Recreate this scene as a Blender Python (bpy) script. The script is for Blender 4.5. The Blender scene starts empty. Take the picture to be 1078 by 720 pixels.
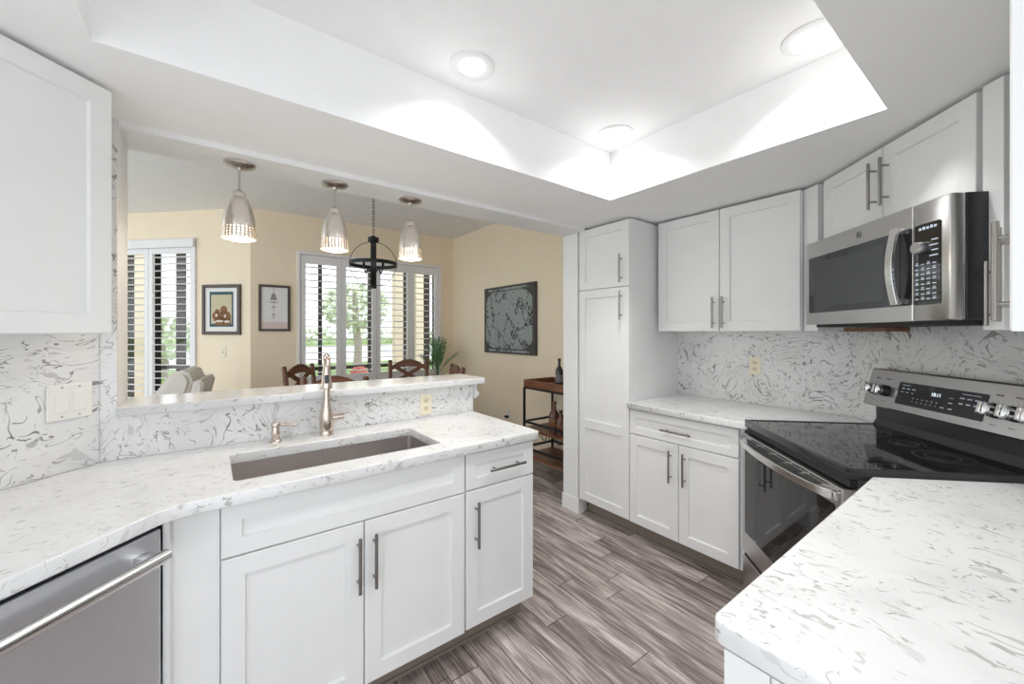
import bpy, bmesh, math, random
from mathutils import Vector, Matrix
random.seed(7)
SC = bpy.context.scene
COL = SC.collection
PI = math.pi
S2 = math.sqrt(2)

# ------------------------------------------------------------------ camera
cd = bpy.data.cameras.new('camera')
cd.sensor_fit = 'HORIZONTAL'; cd.sensor_width = 36.0
cd.lens = 36.0 * 420.8 / 1078.0
cd.shift_y = -10.0 / 1078.0
cd.clip_start = 0.02; cd.clip_end = 400
cam = bpy.data.objects.new('camera', cd); COL.objects.link(cam)
cam.location = (0, 0, 1.38)
cam.rotation_euler = (math.radians(90), 0, math.radians(-37.17))
SC.camera = cam

# ------------------------------------------------------------------ world and exposure
W = bpy.data.worlds.new('world'); SC.world = W; W.use_nodes = True
bg = W.node_tree.nodes['Background']
bg.inputs[0].default_value = (0.90, 0.955, 1.0, 1); bg.inputs[1].default_value = 1.62
SC.view_settings.view_transform = 'Standard'
SC.view_settings.look = 'None'
SC.view_settings.gamma = 1.0
SC.view_settings.use_curve_mapping = False
SC.view_settings.exposure = 0.34
SC.cycles.use_denoising = True
SC.cycles.max_bounces = 10
SC.cycles.diffuse_bounces = 7
SC.cycles.sample_clamp_indirect = 6.0
CAN_W = 3.2        # recessed lamps
PEND_W = 2.6       # pendant bulbs


# ------------------------------------------------------------------ materials
def N(nt, t, **kw):
    n = nt.nodes.new(t)
    for k, v in kw.items():
        setattr(n, k, v)
    return n


def mat(name, color, rough=0.5, metal=0.0, spec=0.5, emit=None, es=0.0, bump=None, aniso=None, coat=0.0, trans=0.0):
    m = bpy.data.materials.new(name); m.use_nodes = True
    nt = m.node_tree; p = nt.nodes['Principled BSDF']
    p.inputs['Base Color'].default_value = (*color, 1)
    p.inputs['Roughness'].default_value = rough
    p.inputs['Metallic'].default_value = metal
    p.inputs['Specular IOR Level'].default_value = spec
    p.inputs['Coat Weight'].default_value = coat
    p.inputs['Transmission Weight'].default_value = trans
    if emit:
        p.inputs['Emission Color'].default_value = (*emit, 1)
        p.inputs['Emission Strength'].default_value = es
    tc = N(nt, 'ShaderNodeTexCoord')
    # every material gets a little procedural variation of its colour
    no = N(nt, 'ShaderNodeTexNoise'); no.inputs['Scale'].default_value = 9.0; no.inputs['Detail'].default_value = 3
    mp = N(nt, 'ShaderNodeMapping'); mp.inputs['Scale'].default_value = aniso if aniso else (1, 1, 1)
    nt.links.new(tc.outputs['Object'], mp.inputs['Vector']); nt.links.new(mp.outputs[0], no.inputs['Vector'])
    mx = N(nt, 'ShaderNodeMix', data_type='RGBA')
    k = 0.90 if aniso else 0.97
    mx.inputs[6].default_value = (*[c * k for c in color], 1)
    mx.inputs[7].default_value = (*[min(1, c * (2 - k)) for c in color], 1)
    nt.links.new(no.outputs[0], mx.inputs[0]); nt.links.new(mx.outputs[2], p.inputs['Base Color'])
    if bump:
        bn = N(nt, 'ShaderNodeTexNoise'); bn.inputs['Scale'].default_value = bump[0]; bn.inputs['Detail'].default_value = 4
        nt.links.new(mp.outputs[0], bn.inputs['Vector'])
        b = N(nt, 'ShaderNodeBump'); b.inputs['Strength'].default_value = bump[1]; b.inputs['Distance'].default_value = 0.002
        nt.links.new(bn.outputs[0], b.inputs['Height']); nt.links.new(b.outputs[0], p.inputs['Normal'])
    return m


def quartz(name, sc, fleck, lo, seed, base=(0.82, 0.82, 0.81), warp=0.55, dens=0.52):
    """white engineered stone with curled grey-brown flecks"""
    m = bpy.data.materials.new(name); m.use_nodes = True
    nt = m.node_tree; p = nt.nodes['Principled BSDF']
    p.inputs['Roughness'].default_value = 0.16; p.inputs['Specular IOR Level'].default_value = 0.5
    tc = N(nt, 'ShaderNodeTexCoord')
    off = N(nt, 'ShaderNodeMapping'); off.inputs['Location'].default_value = (seed, seed * 1.7, seed * .6)
    nt.links.new(tc.outputs['Object'], off.inputs['Vector'])
    w = N(nt, 'ShaderNodeTexNoise'); w.inputs['Scale'].default_value = 3.0; w.inputs['Detail'].default_value = 2.0
    nt.links.new(off.outputs[0], w.inputs['Vector'])
    sub = N(nt, 'ShaderNodeVectorMath', operation='SUBTRACT'); sub.inputs[1].default_value = (.5, .5, .5)
    nt.links.new(w.outputs['Color'], sub.inputs[0])
    scl = N(nt, 'ShaderNodeVectorMath', operation='SCALE'); scl.inputs['Scale'].default_value = warp
    nt.links.new(sub.outputs[0], scl.inputs[0])
    add = N(nt, 'ShaderNodeVectorMath', operation='ADD')
    nt.links.new(off.outputs[0], add.inputs[0]); nt.links.new(scl.outputs[0], add.inputs[1])

    def flecks(scale3, a, b, s2):
        mp = N(nt, 'ShaderNodeMapping'); mp.inputs['Scale'].default_value = scale3; mp.inputs['Location'].default_value = (s2, s2, s2)
        nt.links.new(add.outputs[0], mp.inputs['Vector'])
        n = N(nt, 'ShaderNodeTexNoise'); n.inputs['Scale'].default_value = 1.0; n.inputs['Detail'].default_value = 2.5; n.inputs['Roughness'].default_value = .55
        nt.links.new(mp.outputs[0], n.inputs['Vector'])
        r = N(nt, 'ShaderNodeMapRange'); r.inputs[1].default_value = a; r.inputs[2].default_value = b
        nt.links.new(n.outputs[0], r.inputs[0])
        return r.outputs[0]
    f1 = flecks((sc[0], sc[1], sc[2]), dens + .09, dens + .16, 0.0)
    f2 = flecks((sc[0] * 2.1, sc[1] * 2.1, sc[2] * 2.1), dens + .12, dens + .2, 7.3)
    f3 = flecks((sc[0] * .5, sc[1] * .5, sc[2] * .5), .45, .75, 3.1)
    mx0 = N(nt, 'ShaderNodeMix', data_type='RGBA')
    mx0.inputs[6].default_value = (*base, 1); mx0.inputs[7].default_value = (*[c * .90 for c in base], 1)
    nt.links.new(f3, mx0.inputs[0])
    tint = N(nt, 'ShaderNodeTexNoise'); tint.inputs['Scale'].default_value = 5.0
    nt.links.new(off.outputs[0], tint.inputs['Vector'])
    tc2 = N(nt, 'ShaderNodeMix', data_type='RGBA'); tc2.inputs[6].default_value = (*lo, 1)
    tc2.inputs[7].default_value = (lo[0] * 1.25, lo[1] * 1.08, lo[2] * .92, 1)
    nt.links.new(tint.outputs[0], tc2.inputs[0])
    mxa = N(nt, 'ShaderNodeMath', operation='MAXIMUM')
    h = N(nt, 'ShaderNodeMath', operation='MULTIPLY'); h.inputs[1].default_value = .75
    nt.links.new(f2, h.inputs[0]); nt.links.new(f1, mxa.inputs[0]); nt.links.new(h.outputs[0], mxa.inputs[1])
    g = N(nt, 'ShaderNodeMath', operation='MULTIPLY'); g.inputs[1].default_value = fleck
    nt.links.new(mxa.outputs[0], g.inputs[0])
    mx = N(nt, 'ShaderNodeMix', data_type='RGBA')
    nt.links.new(g.outputs[0], mx.inputs[0]); nt.links.new(mx0.outputs[2], mx.inputs[6]); nt.links.new(tc2.outputs[2], mx.inputs[7])
    nt.links.new(mx.outputs[2], p.inputs['Base Color'])
    return m


def quartz2(name, seed, base, lo, s1, wid, dens, warp, amt, blob=.45, k3=(1, 1, 1.6)):
    """white stone with many thin curled strokes: broken contour lines of warped noise"""
    m = bpy.data.materials.new(name); m.use_nodes = True
    nt = m.node_tree; p = nt.nodes['Principled BSDF']; L = nt.links.new
    p.inputs['Roughness'].default_value = 0.16
    tc = N(nt, 'ShaderNodeTexCoord')
    off = N(nt, 'ShaderNodeMapping'); off.inputs['Location'].default_value = (seed, seed * 1.7, seed * .6)
    L(tc.outputs['Object'], off.inputs['Vector'])

    def noise(scale, det, vec, loc=0.0, k=(1, 1, 1), rough=.5, dist=0.0):
        mp = N(nt, 'ShaderNodeMapping'); mp.inputs['Scale'].default_value = k; mp.inputs['Location'].default_value = (loc, loc * .7, loc * .3)
        L(vec, mp.inputs['Vector'])
        n = N(nt, 'ShaderNodeTexNoise'); n.inputs['Scale'].default_value = scale; n.inputs['Detail'].default_value = det
        n.inputs['Roughness'].default_value = rough; n.inputs['Distortion'].default_value = dist
        L(mp.outputs[0], n.inputs['Vector']); return n

    def rng(v, a, b, c=0.0, d=1.0):
        r = N(nt, 'ShaderNodeMapRange'); r.interpolation_type = 'SMOOTHSTEP'
        for i, x in enumerate((a, b, c, d)): r.inputs[i + 1].default_value = x
        L(v, r.inputs[0]); return r.outputs[0]

    def mth(op, a, b=None):
        n = N(nt, 'ShaderNodeMath', operation=op)
        for i, v in enumerate((a, b)):
            if v is None: continue
            if isinstance(v, (int, float)): n.inputs[i].default_value = v
            else: L(v, n.inputs[i])
        return n.outputs[0]
    w = noise(3.2, 1.5, off.outputs[0])
    sub = N(nt, 'ShaderNodeVectorMath', operation='SUBTRACT'); sub.inputs[1].default_value = (.5, .5, .5); L(w.outputs['Color'], sub.inputs[0])
    scl = N(nt, 'ShaderNodeVectorMath', operation='SCALE'); scl.inputs['Scale'].default_value = warp; L(sub.outputs[0], scl.inputs[0])
    add = N(nt, 'ShaderNodeVectorMath', operation='ADD'); L(off.outputs[0], add.inputs[0]); L(scl.outputs[0], add.inputs[1])
    v = add.outputs[0]
    tot = None
    for q, (sc_, wd) in enumerate(((s1, wid), (s1 * 1.7, wid * 1.2))):
        n = noise(sc_, 1.0, v, 3.7 * q, k3)
        wv = noise(sc_ * .9, 1.0, v, 11 + q)          # stroke width changes along the line
        a = mth('ABSOLUTE', mth('SUBTRACT', n.outputs[0], .5))
        line = rng(mth('SUBTRACT', a, mth('MULTIPLY', rng(wv.outputs[0], .35, .7), wd)), 0.0, wid * .35, 1.0, 0.0)
        brk = rng(noise(sc_ * 1.5, 2.0, v, 21 + 5 * q).outputs[0], dens, dens + .06)
        s_ = mth('MULTIPLY', line, brk)
        tot = s_ if tot is None else mth('MAXIMUM', tot, s_)
    bl = rng(noise(s1 * 1.1, 2.0, v, 41.0, k3, .5).outputs[0], .66, .70)
    tot = mth('MAXIMUM', tot, mth('MULTIPLY', bl, blob))
    tone = noise(7.0, 2.0, off.outputs[0], 55.0)
    tot = mth('MULTIPLY', mth('MULTIPLY', tot, amt), rng(tone.outputs[0], .3, .65, .45, 1.0))
    cl = noise(4.0, 3.0, v, 77.0)
    mx0 = N(nt, 'ShaderNodeMix', data_type='RGBA'); mx0.inputs[6].default_value = (*base, 1); mx0.inputs[7].default_value = (*[c * .90 for c in base], 1)
    L(rng(cl.outputs[0], .45, .7), mx0.inputs[0])
    mx = N(nt, 'ShaderNodeMix', data_type='RGBA'); L(tot, mx.inputs[0]); L(mx0.outputs[2], mx.inputs[6]); mx.inputs[7].default_value = (*lo, 1)
    L(mx.outputs[2], p.inputs['Base Color'])
    return m


def plank_floor(name):
    m = bpy.data.materials.new(name); m.use_nodes = True
    nt = m.node_tree; p = nt.nodes['Principled BSDF']
    L = nt.links.new
    tc = N(nt, 'ShaderNodeTexCoord'); sp = N(nt, 'ShaderNodeSeparateXYZ'); L(tc.outputs['Object'], sp.inputs[0])

    def M(op, a, b=None, c=None):
        n = N(nt, 'ShaderNodeMath', operation=op)
        for i, v in enumerate((a, b, c)):
            if v is None: continue
            if isinstance(v, (int, float)): n.inputs[i].default_value = v
            else: L(v, n.inputs[i])
        return n.outputs[0]
    u = M('DIVIDE', M('ADD', sp.outputs['X'], 10.029), 0.1255)
    row = M('FLOOR', u); fu = M('FRACT', u)
    wn = N(nt, 'ShaderNodeTexWhiteNoise', noise_dimensions='1D'); L(row, wn.inputs['W'])
    v = M('ADD', M('DIVIDE', M('ADD', sp.outputs['Y'], 20.0), 0.92), wn.outputs['Value'])
    cell = M('FLOOR', v); fv = M('FRACT', v)
    wn2 = N(nt, 'ShaderNodeTexWhiteNoise', noise_dimensions='2D')
    cb = N(nt, 'ShaderNodeCombineXYZ'); L(row, cb.inputs[0]); L(cell, cb.inputs[1]); L(cb.outputs[0], wn2.inputs['Vector'])
    # grain stretched along the plank, shifted per plank
    cb2 = N(nt, 'ShaderNodeCombineXYZ')
    L(M('MULTIPLY', sp.outputs['X'], 34.0), cb2.inputs[0])
    L(M('ADD', M('MULTIPLY', sp.outputs['Y'], 3.0), M('MULTIPLY', wn2.outputs['Value'], 40.0)), cb2.inputs[1])
    L(M('MULTIPLY', wn2.outputs['Value'], 17.0), cb2.inputs[2])
    g = N(nt, 'ShaderNodeTexNoise'); g.inputs['Scale'].default_value = 1.0; g.inputs['Detail'].default_value = 5; g.inputs['Roughness'].default_value = .65
    g.inputs['Distortion'].default_value = .4
    L(cb2.outputs[0], g.inputs['Vector'])
    fi = N(nt, 'ShaderNodeTexNoise'); fi.inputs['Scale'].default_value = 1.0; fi.inputs['Detail'].default_value = 3
    cb3 = N(nt, 'ShaderNodeCombineXYZ'); L(M('MULTIPLY', sp.outputs['X'], 170.0), cb3.inputs[0]); L(M('MULTIPLY', sp.outputs['Y'], 5.0), cb3.inputs[1])
    L(cb3.outputs[0], fi.inputs['Vector'])
    t = M('ADD', M('ADD', M('MULTIPLY', M('SUBTRACT', g.outputs[0], .5), 2.3), M('MULTIPLY', M('SUBTRACT', fi.outputs[0], .5), 1.1)),
          M('ADD', M('MULTIPLY', wn2.outputs['Value'], .36), .30))
    cr = N(nt, 'ShaderNodeValToRGB'); L(t, cr.inputs[0])
    e = cr.color_ramp.elements
    e[0].position = 0.0; e[0].color = (0.13, 0.10, 0.090, 1)
    e[1].position = 1.0; e[1].color = (0.72, 0.64, 0.61, 1)
    x = e.new(.35); x.color = (0.25, 0.205, 0.19, 1)
    x = e.new(.65); x.color = (0.43, 0.37, 0.345, 1)
    ju = M('LESS_THAN', M('MINIMUM', fu, M('SUBTRACT', 1.0, fu)), .017)
    jv = M('LESS_THAN', M('MINIMUM', fv, M('SUBTRACT', 1.0, fv)), .0026)
    j = M('MAXIMUM', ju, jv)
    mx = N(nt, 'ShaderNodeMix', data_type='RGBA'); L(M('MULTIPLY', j, .85), mx.inputs[0]); L(cr.outputs[0], mx.inputs[6])
    mx.inputs[7].default_value = (.05, .04, .035, 1)
    L(mx.outputs[2], p.inputs['Base Color'])
    p.inputs['Roughness'].default_value = .42
    b = N(nt, 'ShaderNodeBump'); b.inputs['Strength'].default_value = .25; b.inputs['Distance'].default_value = .002
    L(M('SUBTRACT', g.outputs[0], j), b.inputs['Height']); L(b.outputs[0], p.inputs['Normal'])
    return m


def wood(name, a, b, sc=(4, 40, 40), rough=.35, coat=.2):
    m = bpy.data.materials.new(name); m.use_nodes = True
    nt = m.node_tree; p = nt.nodes['Principled BSDF']
    tc = N(nt, 'ShaderNodeTexCoord'); mp = N(nt, 'ShaderNodeMapping'); mp.inputs['Scale'].default_value = sc
    n = N(nt, 'ShaderNodeTexNoise'); n.inputs['Scale'].default_value = 1; n.inputs['Detail'].default_value = 4; n.inputs['Distortion'].default_value = .6
    r = N(nt, 'ShaderNodeMapRange'); r.inputs[1].default_value = .3; r.inputs[2].default_value = .7
    mx = N(nt, 'ShaderNodeMix', data_type='RGBA'); mx.inputs[6].default_value = (*a, 1); mx.inputs[7].default_value = (*b, 1)
    nt.links.new(tc.outputs['Object'], mp.inputs[0]); nt.links.new(mp.outputs[0], n.inputs['Vector'])
    nt.links.new(n.outputs[0], r.inputs[0]); nt.links.new(r.outputs[0], mx.inputs[0]); nt.links.new(mx.outputs[2], p.inputs['Base Color'])
    p.inputs['Roughness'].default_value = rough; p.inputs['Coat Weight'].default_value = coat
    return m


def map_print(name):
    """generic old-chart print: pale oval with wandering dark lines on a dark ground"""
    m = bpy.data.materials.new(name); m.use_nodes = True
    nt = m.node_tree; p = nt.nodes['Principled BSDF']; L = nt.links.new
    tc = N(nt, 'ShaderNodeTexCoord')
    n = N(nt, 'ShaderNodeTexNoise'); n.inputs['Scale'].default_value = 3.4; n.inputs['Detail'].default_value = 4; n.inputs['Roughness'].default_value = .6
    L(tc.outputs['Object'], n.inputs['Vector'])
    a = N(nt, 'ShaderNodeMath', operation='SUBTRACT'); a.inputs[1].default_value = .5; L(n.outputs[0], a.inputs[0])
    b = N(nt, 'ShaderNodeMath', operation='ABSOLUTE'); L(a.outputs[0], b.inputs[0])
    r = N(nt, 'ShaderNodeMapRange'); r.inputs[1].default_value = .006; r.inputs[2].default_value = .020; L(b.outputs[0], r.inputs[0])
    n2 = N(nt, 'ShaderNodeTexNoise'); n2.inputs['Scale'].default_value = 90; n2.inputs['Detail'].default_value = 2
    L(tc.outputs['Object'], n2.inputs['Vector'])
    r2 = N(nt, 'ShaderNodeMapRange'); r2.inputs[1].default_value = .38; r2.inputs[2].default_value = .55; L(n2.outputs[0], r2.inputs[0])
    mu = N(nt, 'ShaderNodeMath', operation='MULTIPLY'); L(r.outputs[0], mu.inputs[0])
    k = N(nt, 'ShaderNodeMapRange'); k.inputs[3].default_value = .50; k.inputs[4].default_value = 1; L(r2.outputs[0], k.inputs[0]); L(k.outputs[0], mu.inputs[1])
    mx = N(nt, 'ShaderNodeMix', data_type='RGBA'); mx.inputs[6].default_value = (.03, .03, .032, 1); mx.inputs[7].default_value = (.33, .37, .355, 1)
    L(mu.outputs[0], mx.inputs[0]); L(mx.outputs[2], p.inputs['Base Color']); p.inputs['Roughness'].default_value = .6
    return m


MW = mat('cabinet_white', (.80, .80, .795), .34, bump=(30, .04))
MWALL = mat('paint_white', (.80, .80, .79), .6, bump=(120, .08))
MCEIL = mat('paint_ceiling', (.91, .91, .91), .7, bump=(150, .1))
MCREAM = mat('paint_cream', (.86, .74, .56), .6, bump=(120, .1))
MTRIM = mat('paint_trim', (.82, .82, .82), .35)
MSHUT = mat('shutter_white', (.80, .79, .80), .35)
MSTEEL = mat('stainless', (.56, .55, .545), .27, 1.0, aniso=(2, 2, 90))
MSTEELD = mat('stainless_dishwasher', (.74, .765, .81), .36, 1.0, aniso=(90, 90, 1.2))
MSTEELB = mat('stainless_bright', (.78, .775, .77), .2, 1.0)
MSINK = mat('stainless_sink', (.60, .57, .56), .36, 1.0, aniso=(3, 60, 60))
MNICK = mat('brushed_nickel', (.52, .49, .46), .28, 1.0)
MFAUC = mat('faucet_nickel', (.66, .57, .50), .22, 1.0)
MHAND = mat('handle_nickel', (.30, .285, .27), .27, 1.0)
MBLACK = mat('black_glass', (.012, .012, .013), .04, 0, .6)
MSMOKE = mat('smoked_glass', (.030, .033, .036), .07, 0, .6)
MDARK = mat('black_enamel', (.028, .030, .032), .22)
MGAP = mat('shadow_black', (.02, .02, .02), .7)
MGREYM = mat('dark_grey_metal', (.10, .105, .11), .35, .4)
MIRON = mat('black_iron', (.022, .023, .026), .42, .5)
MPLATE = mat('switch_white', (.80, .79, .75), .35)
MALM = mat('outlet_almond', (.80, .74, .58), .4)
MALMD = mat('outlet_face', (.72, .62, .42), .4)
MLENS = mat('lamp_lens', (1, 1, 1), .4, emit=(1, .98, .95), es=2.6)
MBULB = mat('warm_bulb', (1, .95, .85), .4, emit=(1, .86, .66), es=3.0)
MCHAIR = wood('chair_mahogany', (.085, .025, .012), (.20, .065, .028))
MCART = wood('cart_wood', (.11, .042, .018), (.24, .095, .04), (30, 5, 30))
MTOE = mat('toe_kick', (.24, .20, .165), .6)
MSTRIP = wood('brown_strip', (.16, .07, .03), (.24, .11, .05), (6, 60, 60))
MFABR = mat('recliner_fabric', (.70, .67, .62), .85, bump=(200, .3))
MGREEN = mat('palm_leaf', (.075, .21, .07), .5)
MPOT = mat('pot_stone', (.62, .55, .47), .7)
MFRAME = mat('frame_brown', (.075, .052, .042), .4)
MMAT = mat('mat_paper', (.80, .79, .77), .8)
MTEAL = mat('print_teal', (.035, .09, .10), .7)
MPCREAM = mat('print_cream', (.55, .50, .33), .7)
MPBROWN = mat('print_brown', (.22, .10, .035), .7)
MPPINK = mat('print_pink', (.72, .60, .55), .7)
MPGREY = mat('print_grey', (.33, .30, .30), .7)
MMAP = map_print('chart_print')
MMAPD = mat('chart_edge', (.055, .05, .048), .6, bump=(20, .2))
MAMBER = mat('amber_bottle', (.10, .035, .02), .08, 0, .6)
MWHITET = mat('white_print', (.50, .56, .66), .5)
MDIG = mat('lit_digits', (.8, .9, 1), .5, emit=(.8, .9, 1), es=.8)
MSCR = mat('oven_screen', (.045, .048, .05), .2)
MINK = mat('grey_ink', (.18, .18, .19), .5)
MPATIO = mat('patio_concrete', (.62, .60, .56), .8)
MGRASS = mat('lawn_green', (.22, .34, .09), .9)
MROAD = mat('pale_path', (.85, .85, .83), .8)
MLEAF = mat('tree_leaf', (.60, .66, .48), .8)
MTRUNK = mat('tree_bark', (.42, .36, .31), .9)
MSTUC = mat('tan_stucco', (.76, .67, .50), .8, bump=(60, .4))
MBRONZE = mat('dark_bronze', (.035, .028, .026), .8, spec=.1)
MRED = mat('red_bloom', (.85, .34, .30), .7)
Q_TOP = quartz2('quartz_counter', 1.0, (.78, .78, .778), (.30, .285, .27), 17, .020, .515, .22, .72, .5, (.55, 1.7, 1))
Q_TOPS = quartz2('quartz_counter_right', 4.0, (.78, .78, .778), (.30, .285, .27), 17, .020, .515, .22, .72, .5, (1.5, .6, 1))
Q_SPL = quartz2('quartz_splash', 2.0, (.77, .765, .76), (.20, .19, .18), 13, .022, .46, .42, .95, .55)
FLOOR = plank_floor('wood_floor')


# ------------------------------------------------------------------ mesh builder
class MB:
    def __init__(s):
        s.bm = bmesh.new()

    def _merge(s, b2, mtx=None):
        if mtx is not None: b2.transform(mtx)
        me = bpy.data.meshes.new('tmp'); b2.to_mesh(me); b2.free()
        s.bm.from_mesh(me); bpy.data.meshes.remove(me)

    def box(s, x0, x1, y0, y1, z0, z1, bev=0.0, seg=2, mtx=None):
        b = bmesh.new()
        bmesh.ops.create_cube(b, size=1)
        for v in b.verts:
            v.co = Vector(((x0 + x1) / 2 + v.co.x * (x1 - x0), (y0 + y1) / 2 + v.co.y * (y1 - y0), (z0 + z1) / 2 + v.co.z * (z1 - z0)))
        if bev > 0:
            bmesh.ops.bevel(b, geom=list(b.edges), offset=bev, segments=seg, affect='EDGES', profile=.5)
        s._merge(b, mtx); return s

    def cyl(s, p0, p1, r, r1=None, seg=16, bev=0.0):
        p0 = Vector(p0); p1 = Vector(p1); d = p1 - p0
        b = bmesh.new()
        bmesh.ops.create_cone(b, cap_ends=True, segments=seg, radius1=r, radius2=r if r1 is None else r1, depth=d.length)
        if bev > 0:
            bmesh.ops.bevel(b, geom=[e for e in b.edges if len([f for f in e.link_faces if len(f.verts) > 4])], offset=bev, segments=2, affect='EDGES')
        q = Vector((0, 0, 1)).rotation_difference(d.normalized())
        s._merge(b, Matrix.Translation((p0 + p1) / 2) @ q.to_matrix().to_4x4()); return s

    def lathe(s, prof, c=(0, 0, 0), seg=32, axis=None):
        """prof = [(r, z), ...]"""
        b = bmesh.new(); rings = []
        for r, z in prof:
            if r < 1e-6: rings.append([b.verts.new((0, 0, z))])
            else: rings.append([b.verts.new((r * math.cos(2 * PI * k / seg), r * math.sin(2 * PI * k / seg), z)) for k in range(seg)])
        for A, B in zip(rings, rings[1:]):
            for k in range(seg):
                k2 = (k + 1) % seg
                vs = [A[k % len(A)], A[k2 % len(A)], B[k2 % len(B)], B[k % len(B)]]
                u = []
                for v in vs:
                    if v not in u: u.append(v)
                if len(u) > 2: b.faces.new(u)
        bmesh.ops.recalc_face_normals(b, faces=b.faces)
        m = Matrix.Translation(c)
        if axis is not None:
            m = m @ Vector((0, 0, 1)).rotation_difference(Vector(axis).normalized()).to_matrix().to_4x4()
        s._merge(b, m); return s

    def tube(s, pts, r, seg=10, closed=False):
        pts = [Vector(p) for p in pts]; n = len(pts)
        rs = r if isinstance(r, (list, tuple)) else [r] * n
        b = bmesh.new(); rings = []; ref = None
        for i, p in enumerate(pts):
            if closed: t = pts[(i + 1) % n] - pts[i - 1]
            else: t = pts[min(i + 1, n - 1)] - pts[max(i - 1, 0)]
            t.normalize()
            if ref is None: ref = t.orthogonal().normalized()
            ref = (ref - t * ref.dot(t)).normalized(); o = t.cross(ref)
            rings.append([b.verts.new(p + (ref * math.cos(2 * PI * k / seg) + o * math.sin(2 * PI * k / seg)) * rs[i]) for k in range(seg)])
        prs = list(zip(rings, rings[1:])) + ([(rings[-1], rings[0])] if closed else [])
        for A, B in prs:
            for k in range(seg):
                b.faces.new([A[k], A[(k + 1) % seg], B[(k + 1) % seg], B[k]])
        if not closed: b.faces.new(rings[0][::-1]); b.faces.new(rings[-1])
        bmesh.ops.recalc_face_normals(b, faces=b.faces)
        s._merge(b); return s

    def prism(s, poly, z0, z1, bev=0.0, mtx=None):
        """polygon in xy extruded from z0 to z1"""
        b = bmesh.new()
        f = b.faces.new([b.verts.new((x, y, z0)) for x, y in poly])
        r = bmesh.ops.extrude_face_region(b, geom=[f])
        for v in r['geom']:
            if isinstance(v, bmesh.types.BMVert): v.co.z = z1
        bmesh.ops.recalc_face_normals(b, faces=b.faces)
        if bev > 0:
            bmesh.ops.bevel(b, geom=[e for e in b.edges if abs(e.verts[0].co.z - e.verts[1].co.z) < 1e-6], offset=bev, segments=2, affect='EDGES')
        s._merge(b, mtx); return s

    def shaker(s, x0, x1, z0, z1, yb=0.0, t=.02, fr=.058, rec=.011):
        """framed door front facing -y, back plane at yb"""
        b = bmesh.new(); c = .0018

        def ring(i, y):
            return [b.verts.new(v) for v in ((x0 + i, y, z0 + i), (x1 - i, y, z0 + i), (x1 - i, y, z1 - i), (x0 + i, y, z1 - i))]
        R = [ring(0, yb), ring(0, yb - t + c), ring(c, yb - t), ring(fr, yb - t), ring(fr + .003, yb - t + rec)]
        for A, B in zip(R, R[1:]):
            for k in range(4): b.faces.new([A[k], A[(k + 1) % 4], B[(k + 1) % 4], B[k]])
        b.faces.new(R[0][::-1]); b.faces.new(R[-1])
        bmesh.ops.recalc_face_normals(b, faces=b.faces)
        s._merge(b); return s

    def quad(s, *pts):
        s.bm.faces.new([s.bm.verts.new(p) for p in pts]); return s

    def build(s, name, m, parent=None, smooth=None):
        me = bpy.data.meshes.new(name)
        s.bm.to_mesh(me); s.bm.free()
        if smooth:
            me.polygons.foreach_set('use_smooth', [True] * len(me.polygons))
            me.set_sharp_from_angle(angle=math.radians(smooth))
        me.materials.append(m)
        o = bpy.data.objects.new(name, me); COL.objects.link(o)
        if parent: o.parent = parent
        return o


def thing(name, label, cat, loc=(0, 0, 0), rz=0.0, group=None):
    o = bpy.data.objects.new(name, None); COL.objects.link(o)
    o.empty_display_size = .1
    o.location = loc; o.rotation_euler = (0, 0, rz); o['label'] = label; o['category'] = cat
    if group: o['group'] = group
    return o


def tag(o, label, cat, group=None):
    o['label'] = label; o['category'] = cat
    if group: o['group'] = group
    return o


def struct(o):
    o['kind'] = 'structure'; return o


def dup(o, parent=None):
    c = o.copy(); COL.objects.link(c); c.parent = parent
    for ch in [x for x in SC.objects if x.parent == o]:
        dup(ch, c)
    return c


def absorb(dst, src):
    """take printed marks into the mesh of the surface they are printed on"""
    k = len(dst.data.materials); dst.data.materials.append(src.data.materials[0])
    b = bmesh.new(); b.from_mesh(dst.data); n0 = len(b.faces); b.from_mesh(src.data); b.faces.ensure_lookup_table()
    for f in b.faces[n0:]: f.material_index = k
    b.to_mesh(dst.data); b.free()
    me = src.data; bpy.data.objects.remove(src); bpy.data.meshes.remove(me)


def text(name, body, size, m, parent, loc, rot=(PI / 2, 0, 0), ext=.0004):
    cu = bpy.data.curves.new(name, 'FONT'); cu.body = body; cu.size = size; cu.extrude = ext
    cu.align_x = 'CENTER'; cu.align_y = 'CENTER'
    t = bpy.data.objects.new(name, cu); COL.objects.link(t)
    dg = bpy.context.evaluated_depsgraph_get()
    me = bpy.data.meshes.new_from_object(t.evaluated_get(dg))
    bpy.data.objects.remove(t); bpy.data.curves.remove(cu)
    me.materials.clear(); me.materials.append(m)
    o = bpy.data.objects.new(name, me); COL.objects.link(o)
    o.parent = parent; o.location = loc; o.rotation_euler = rot
    return o


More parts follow.
